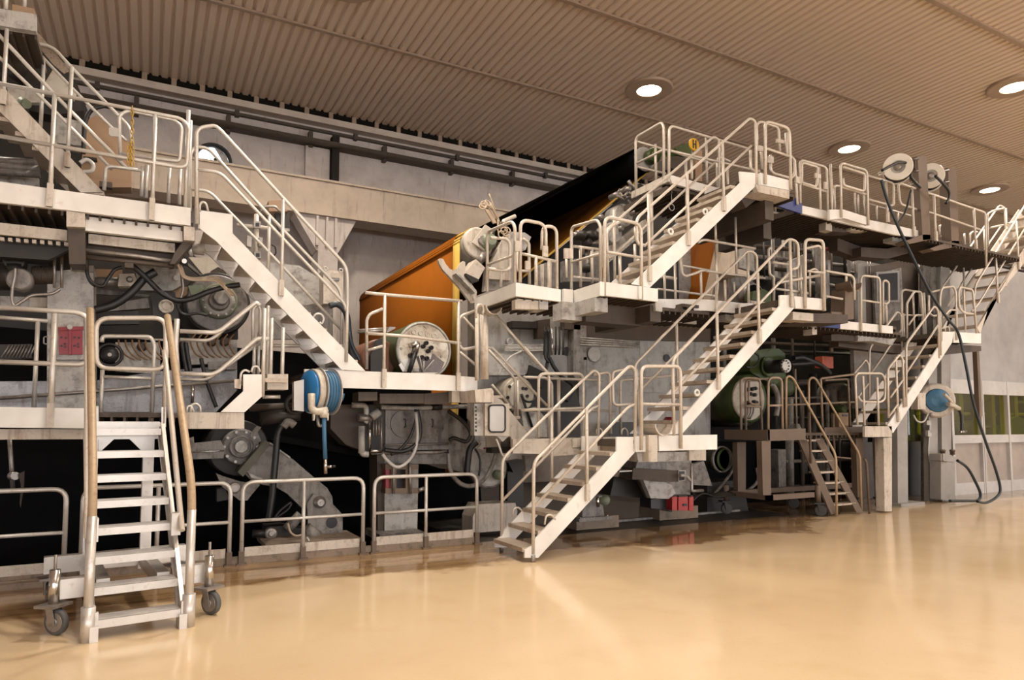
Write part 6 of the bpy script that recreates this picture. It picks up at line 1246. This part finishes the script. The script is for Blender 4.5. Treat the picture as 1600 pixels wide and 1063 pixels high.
panel(th,'backing',INTER,[(1090,470),(1420,500),(1420,800),(1090,812)],11.9,.2); panel(th,'backing',INTER,[(1180,330),(1420,360),(1420,500),(1180,480)],11.4,.2); panel(th,'dark_panel',BLACK,[(1100,690),(1250,690),(1250,790),(1100,800)],11.0,.1); panel(th,'pale_panel',LGREY,V2((1030,210),(1170,290),(1180,500),(1030,460)),10.8,.1); panel(th,'pale_panel',LGREY,V2((500,300),(585,250),(590,770),(300,780),(330,500)),11.0,.1); panel(th,'brown_flap',TAN,V2((1020,120),(1130,100),(1020,210)),10.7,.1); panel(th,'curved_plate',GREY,V2((960,560),(1050,540),(1180,600),(1070,800),(935,780)),10.9,.1); disc(th,'round_opening',BLACK,(980+1180/5.904,340+730/5.904),10.5,19,[(1,-.2),(1,0),(.001,.005)],n=30); disc(th,'round_opening_rim',GREY,(980+1180/5.904,340+730/5.904),10.52,21,[(1,-.2),(1,0),(.85,.02)],n=30); panel(th,'green_block',GREEN,V2((1160,680),(1260,660),(1330,700),(1330,790),(1150,760)),10.2,.2)
panel(th,'frame_upright',LGREY,Z12((1180,190),(1270,150),(1290,440),(1180,430)),10.2,.1); panel(th,'frame_upright',GREY,Z12((1370,60),(1420,150),(1425,420),(1370,440)),9.8,.15)
panel(th,'inner_rail',LGREY,Z14((860,590),(1000,600),(1000,615),(860,605)),10.5,.1); panel(th,'inner_rail',GREY,Z14((860,690),(1000,700),(1000,712),(860,705)),10.5,.1)
th=T('electric_cabinet','small tan electric cabinet behind the wheeled stand rails','cabinet')
part(th,'body',TAN,M().pp(view(1290,630,21.26)((440,325),(760,325),(760,790),(450,790)),10.2,.2)); part(th,'label_plate',PLATEINK,M().pp(view(1290,630,21.26)((575,380),(745,385),(742,445),(575,440)),10.18,.02)); 
for q in ((665,772),(740,772)): part(th,'bolt',CHROME,M().cyl(P(1290+q[0]/21.26,630+q[1]/21.26,10.2),P(1290+q[0]/21.26,630+q[1]/21.26,10.15),.015,n=8))
th=T('small_gear_motors','dim grey and green gear motors in the shade behind the steep stair','motor')
disc(th,'motor_end',GREEN,(1232,605),10.6,14,[(1,-.5),(1,0),(.5,.05)],n=24); disc(th,'motor_end',GREY,(1318,620),10.8,22,[(1,-.5),(1,0),(.8,.03)],n=28); disc(th,'motor_end',GREEN,(1319,640),10.5,7,[(1,-.3),(1,0),(.6,.03)],n=18); panel(th,'pedestal',GREY,V16((1090,890),(1120,880),(1160,960),(1080,960)),10.4,.2); panel(th,'control_case',GREY,Z14((425,600),(470,595),(470,820),(430,830)),10.5,.3)
# stained wall and door behind mid walkway end
th=T('stained_door','stained grey door with a dark window behind the mid walkway end','door')
DYY=9.95
panel(th,'wall_panel',BROWN,V3((700,190),(760,190),(1300,85),(1310,640),(1000,770),(640,700),(640,200)),DYY+.1,.1); panel(th,'door_leaf',GREY,V3((770,260),(1000,205),(1025,620),(985,640),(790,670)),DYY+.02,.06); panel(th,'window_frame',COL,V3((795,240),(985,228),(990,490),(800,492)),DYY-.02,.05); panel(th,'window_pane',INK,V3((815,258),(970,245),(972,472),(818,478)),DYY-.03,.03); panel(th,'jamb',COL,V3((640,170),(700,160),(710,660),(645,660)),DYY-.05,.1)
for x in (715,740,1147): part(th,'pipe',STEEL,M().tube(L3(V3((x,150),(x,640 if x>1000 else 260)),DYY-.1),.018))
th=T('hanging_lamp','small dim hanging lamp with bracket in the dark bay left of the stained door','lamp'); part(th,'rod',STEEL,M().tube(L3(V3((597,155),(597,235)),10.0),.014)); part(th,'weight',STEEL,M().cyl(P(1332,424,10.0),P(1332,427,10.0),.05,n=10)); part(th,'plate',LGREY,M().pp(V3((390,140),(412,140),(412,225),(390,225)),9.7,.05))
# ================================================================ LOWER CENTRE: jacks, trough, blocks
th=T('trough_box','grey trough box with a square pipe end under the central landing','machine')
panel(th,'back_plate',GREY,V6((590,255),(1105,245),(1100,600),(900,610),(730,610),(640,430),(540,430)),9.5,.4); panel(th,'square_pipe',BROWN,V6((550,318),(990,345),(985,450),(870,450),(540,425)),9.2,.3); panel(th,'pipe_end',LGREY,V6((985,340),(1055,338),(1052,440),(985,450)),9.18,.05); panel(th,'pipe_mouth',INK,V6((997,350),(1045,348),(1043,432),(997,440)),9.17,.03); panel(th,'apron',LGREY,V6((645,430),(760,445),(860,455),(920,480),(960,560),(890,615),(720,610)),9.3,.1); panel(th,'side_leg',GREY,V6((1130,280),(1230,250),(1310,490),(1130,480)),9.7,.1); panel(th,'dark_hopper',DGREY,V6((330,580),(370,400),(640,430),(715,615)),9.7,.4); part(th,'small_pipe',LGREY,M().tube(L3(V6((1000,390),(1060,390),(1100,440)),9.1),.03,.05)); part(th,'upright_pipe',STEEL,M().tube(L3(V6((1112,270),(1112,540),(1220,535)),9.4),.03,.03)); part(th,'shelf',STEEL,M().pp(V6((415,345),(540,338),(540,350),(415,358)),9.2,.2))
th=T('hydraulic_jacks','block of three red hydraulic jacks standing on the stained concrete block','jack')
for x0,x1 in ((925,972),(985,1075),(1088,1130)): o=part(th,'jack',RED,M().pp(V6((x0,600),(x1,592),(x1,735 if x0>1000 else 728),(x0,725)),9.25,.25)); part(o,'jack_cap',DGREY,M().pp(V6((x0+5,585),(x1-5,580),(x1-3,598),(x0+3,602)),9.3,.2))
part(th,'black_mount',RUBBER,M().pp(V6((720,620),(925,605),(925,740),(880,720),(720,705)),9.4,.3)); part(th,'valve_hole',INK,M().pp(V6((1033,662),(1070,660),(1070,682),(1033,684)),9.23,.03))
solo('concrete_block','stained concrete block under the red jacks','block',CONC,M().prism([PZ(900+805/6.154,680+822/6.154,0),PZ(900+1175/6.154,680+795/6.154,0),PZ(900+1175/6.154,680+795/6.154,0)+V((0,.9,0)),PZ(900+805/6.154,680+822/6.154,0)+V((0,.6,0))],(0,0,.22)))
solo('concrete_block','speckled concrete block behind the central stair foot','block',CONC,M().prism([PZ(900+5/6.154,680+918/6.154,0),PZ(900+412/6.154,680+885/6.154,0),PZ(900+412/6.154,680+885/6.154,0)+V((0,.6,0)),PZ(900+5/6.154,680+918/6.154,0)+V((0,.6,0))],(0,0,.2)))
th=T('pump','small pump with a pale green dome behind the central stair','pump')
part(th,'dome',PGREEN,M().lathe(P(946,782,9.3),(1,-.5,0),[(.07,-.1),(.09,0),(.08,.04),(.04,.07),(.001,.075)],24),'pale green dome'); part(th,'body',GREY,M().pp(V6((60,740),(150,600),(250,580),(270,780),(60,800)),9.3,.3)); part(th,'pipe',CHROME,M().tube(L3(V6((205,590),(210,690)),9.2),.03)); part(th,'base',GREY,M().pp(V6((30,800),(345,780),(345,810),(30,840)),9.2,.5))
for q in ((40,805),(170,795),(300,780)): part(th,'bolt',CHROME,M().cyl(P(900+q[0]/6.154,680+q[1]/6.154,9.15),P(900+q[0]/6.154,680+q[1]/6.154-2,9.15),.02,n=8))
m=M()
for i in range(7): m.tube(spline(L3(V6((1120,560+i*12),(1220,600-i*6),(1360,560+i*6),(1550,500+i*12)),9.8-.05*i)),.018,0,6)
solo('cable_pile','tangle of grey hoses on the ground left of the wheeled stand','hoses',DGREY,m,kind='stuff')
for i,(pts,lb) in enumerate(((((1300,700),(1310,760),(1290,800),(1250,830)),'grey hose arc inside the wheeled stand frame, outer one'),(((1180,640),(1170,700),(1120,780),(1060,850)),'grey hose arc inside the wheeled stand frame, inner one'))):
    q=[(1100+(x-1000)*1.0/3.665,540+y/3.665) for x,y in pts]; cable(q,10.0,.03,GREY,lb,'hose','hose',8)
solo('scrap_wall_block','speckled pale block behind the right floor barrier','block',DWHITE,M().pp(Z8((575,800),(605,735),(790,728),(800,770),(790,862),(575,880)),9.6,.4))
th=T('pit_columns','dark support column behind the central stair foot','column'); panel(th,'column',DGREY,Z8((750,570),(830,555),(830,860),(780,865),(750,800)),9.9,.3); panel(th,'shelf',DGREY,Z8((755,525),(840,510),(840,545),(780,575)),9.8,.3); panel(th,'mesh_basket',GREY,Z8((838,490),(865,490),(865,565),(842,570)),9.4,.1)
solo('guide_rail','steel track along the pit edge behind the central stair','rail',GREY,M().bar(PZ(960,818,0)+V((0,.1,.02)),PZ(1160,800,0)+V((0,.1,.02)),.08,.04))

# dim pipework in the dark bays
random.seed(11)
th=T('pipework','dim pipes and beams in the dark bay behind the wheeled stand','pipes')
for i in range(9):
    x=1215+i*19+random.uniform(-5,5); part(th,'upright_pipe',(DGREY,GREY,BROWN)[i%3],M().tube(L3([(x,600+random.uniform(-20,30)),(x+1,800)],10.9+random.uniform(-.3,.3)),random.choice((.03,.05,.09)),0,8))
for i in range(7):
    y=560+i*33+random.uniform(-6,6); part(th,'cross_pipe',(DGREY,BROWN,GREY)[i%3],M().tube(L3([(1190+random.uniform(0,40),y),(1350,y-4)],11.0+random.uniform(-.3,.3)),random.choice((.025,.04,.07)),0,8))
for i in range(6):
    x=1180+i*34; y=690+random.uniform(0,60); part(th,'valve_box',(DGREY,GREY)[i%2],M().pp([(x,y),(x+14,y),(x+14,y+30),(x,y+30)],11.0,.2))
th=T('pipework','dim pipes and clamps in the dark gap under the mid walkway','pipes')
for i in range(8):
    x=1110+i*26+random.uniform(-6,6); part(th,'upright_pipe',(DGREY,GREY,BROWN)[i%3],M().tube(L3([(x,497),(x+1,560+random.uniform(-20,30))],10.7+random.uniform(-.3,.3)),random.choice((.02,.03,.05)),0,8))
for i in range(4): part(th,'cross_pipe',(BROWN,DGREY)[i%2],M().tube(L3([(1130,512+i*11),(1395,520+i*12)],10.9),.04,0,8))
th=T('pipework','dim pipes under the top deck above the mid walkway','pipes')
for i in range(10):
    x=1195+i*15+random.uniform(-5,5); part(th,'upright_pipe',(DGREY,GREY,LGREY,BROWN)[i%4],M().tube(L3([(x,372+i*2),(x+1,455+random.uniform(-30,20))],10.6+random.uniform(-.3,.3)),random.choice((.02,.035,.06)),0,8))
for i in range(4): part(th,'cross_pipe',(BROWN,GREY)[i%2],M().tube(L3([(1180,385+i*16),(1340,400+i*17)],10.8),.05,0,8))
part(th,'pale_box',LGREY,M().pp([(1215,385),(1250,390),(1250,440),(1215,435)],10.9,.2)); part(th,'red_box',DRED,M().pp([(1296,372),(1312,375),(1312,390),(1296,388)],9.6,.2))
# ================================================================ LIGHT, CAMERA
w=bpy.data.worlds.new('hall_daylight'); bpy.context.scene.world=w; w.use_nodes=True
bg=w.node_tree.nodes['Background']; bg.inputs[0].default_value=(1.0,.99,.985,1); bg.inputs[1].default_value=WORLD
cam=bpy.data.cameras.new('camera'); co=bpy.data.objects.new('camera',cam); C.objects.link(co); bpy.context.scene.camera=co
co.location=(0,0,H); cam.sensor_width=36; cam.lens=36*F/1600; cam.clip_end=200; cam.clip_start=.05
c,s=math.cos(PIT),math.sin(PIT)
fwd=V((FW[0]*c,FW[1]*c,s)); rgt=V((RT[0],RT[1],0)); up=rgt.cross(fwd)
R3=Matrix((rgt,up,-fwd)).transposed(); co.rotation_euler=R3.to_euler()
cam.shift_y=(CY-531.5)/1600.0
sc=bpy.context.scene; sc.view_settings.view_transform='Standard'; sc.view_settings.look='None'; sc.view_settings.gamma=1; sc.view_settings.use_curve_mapping=False; sc.view_settings.exposure=EXPO
finish()
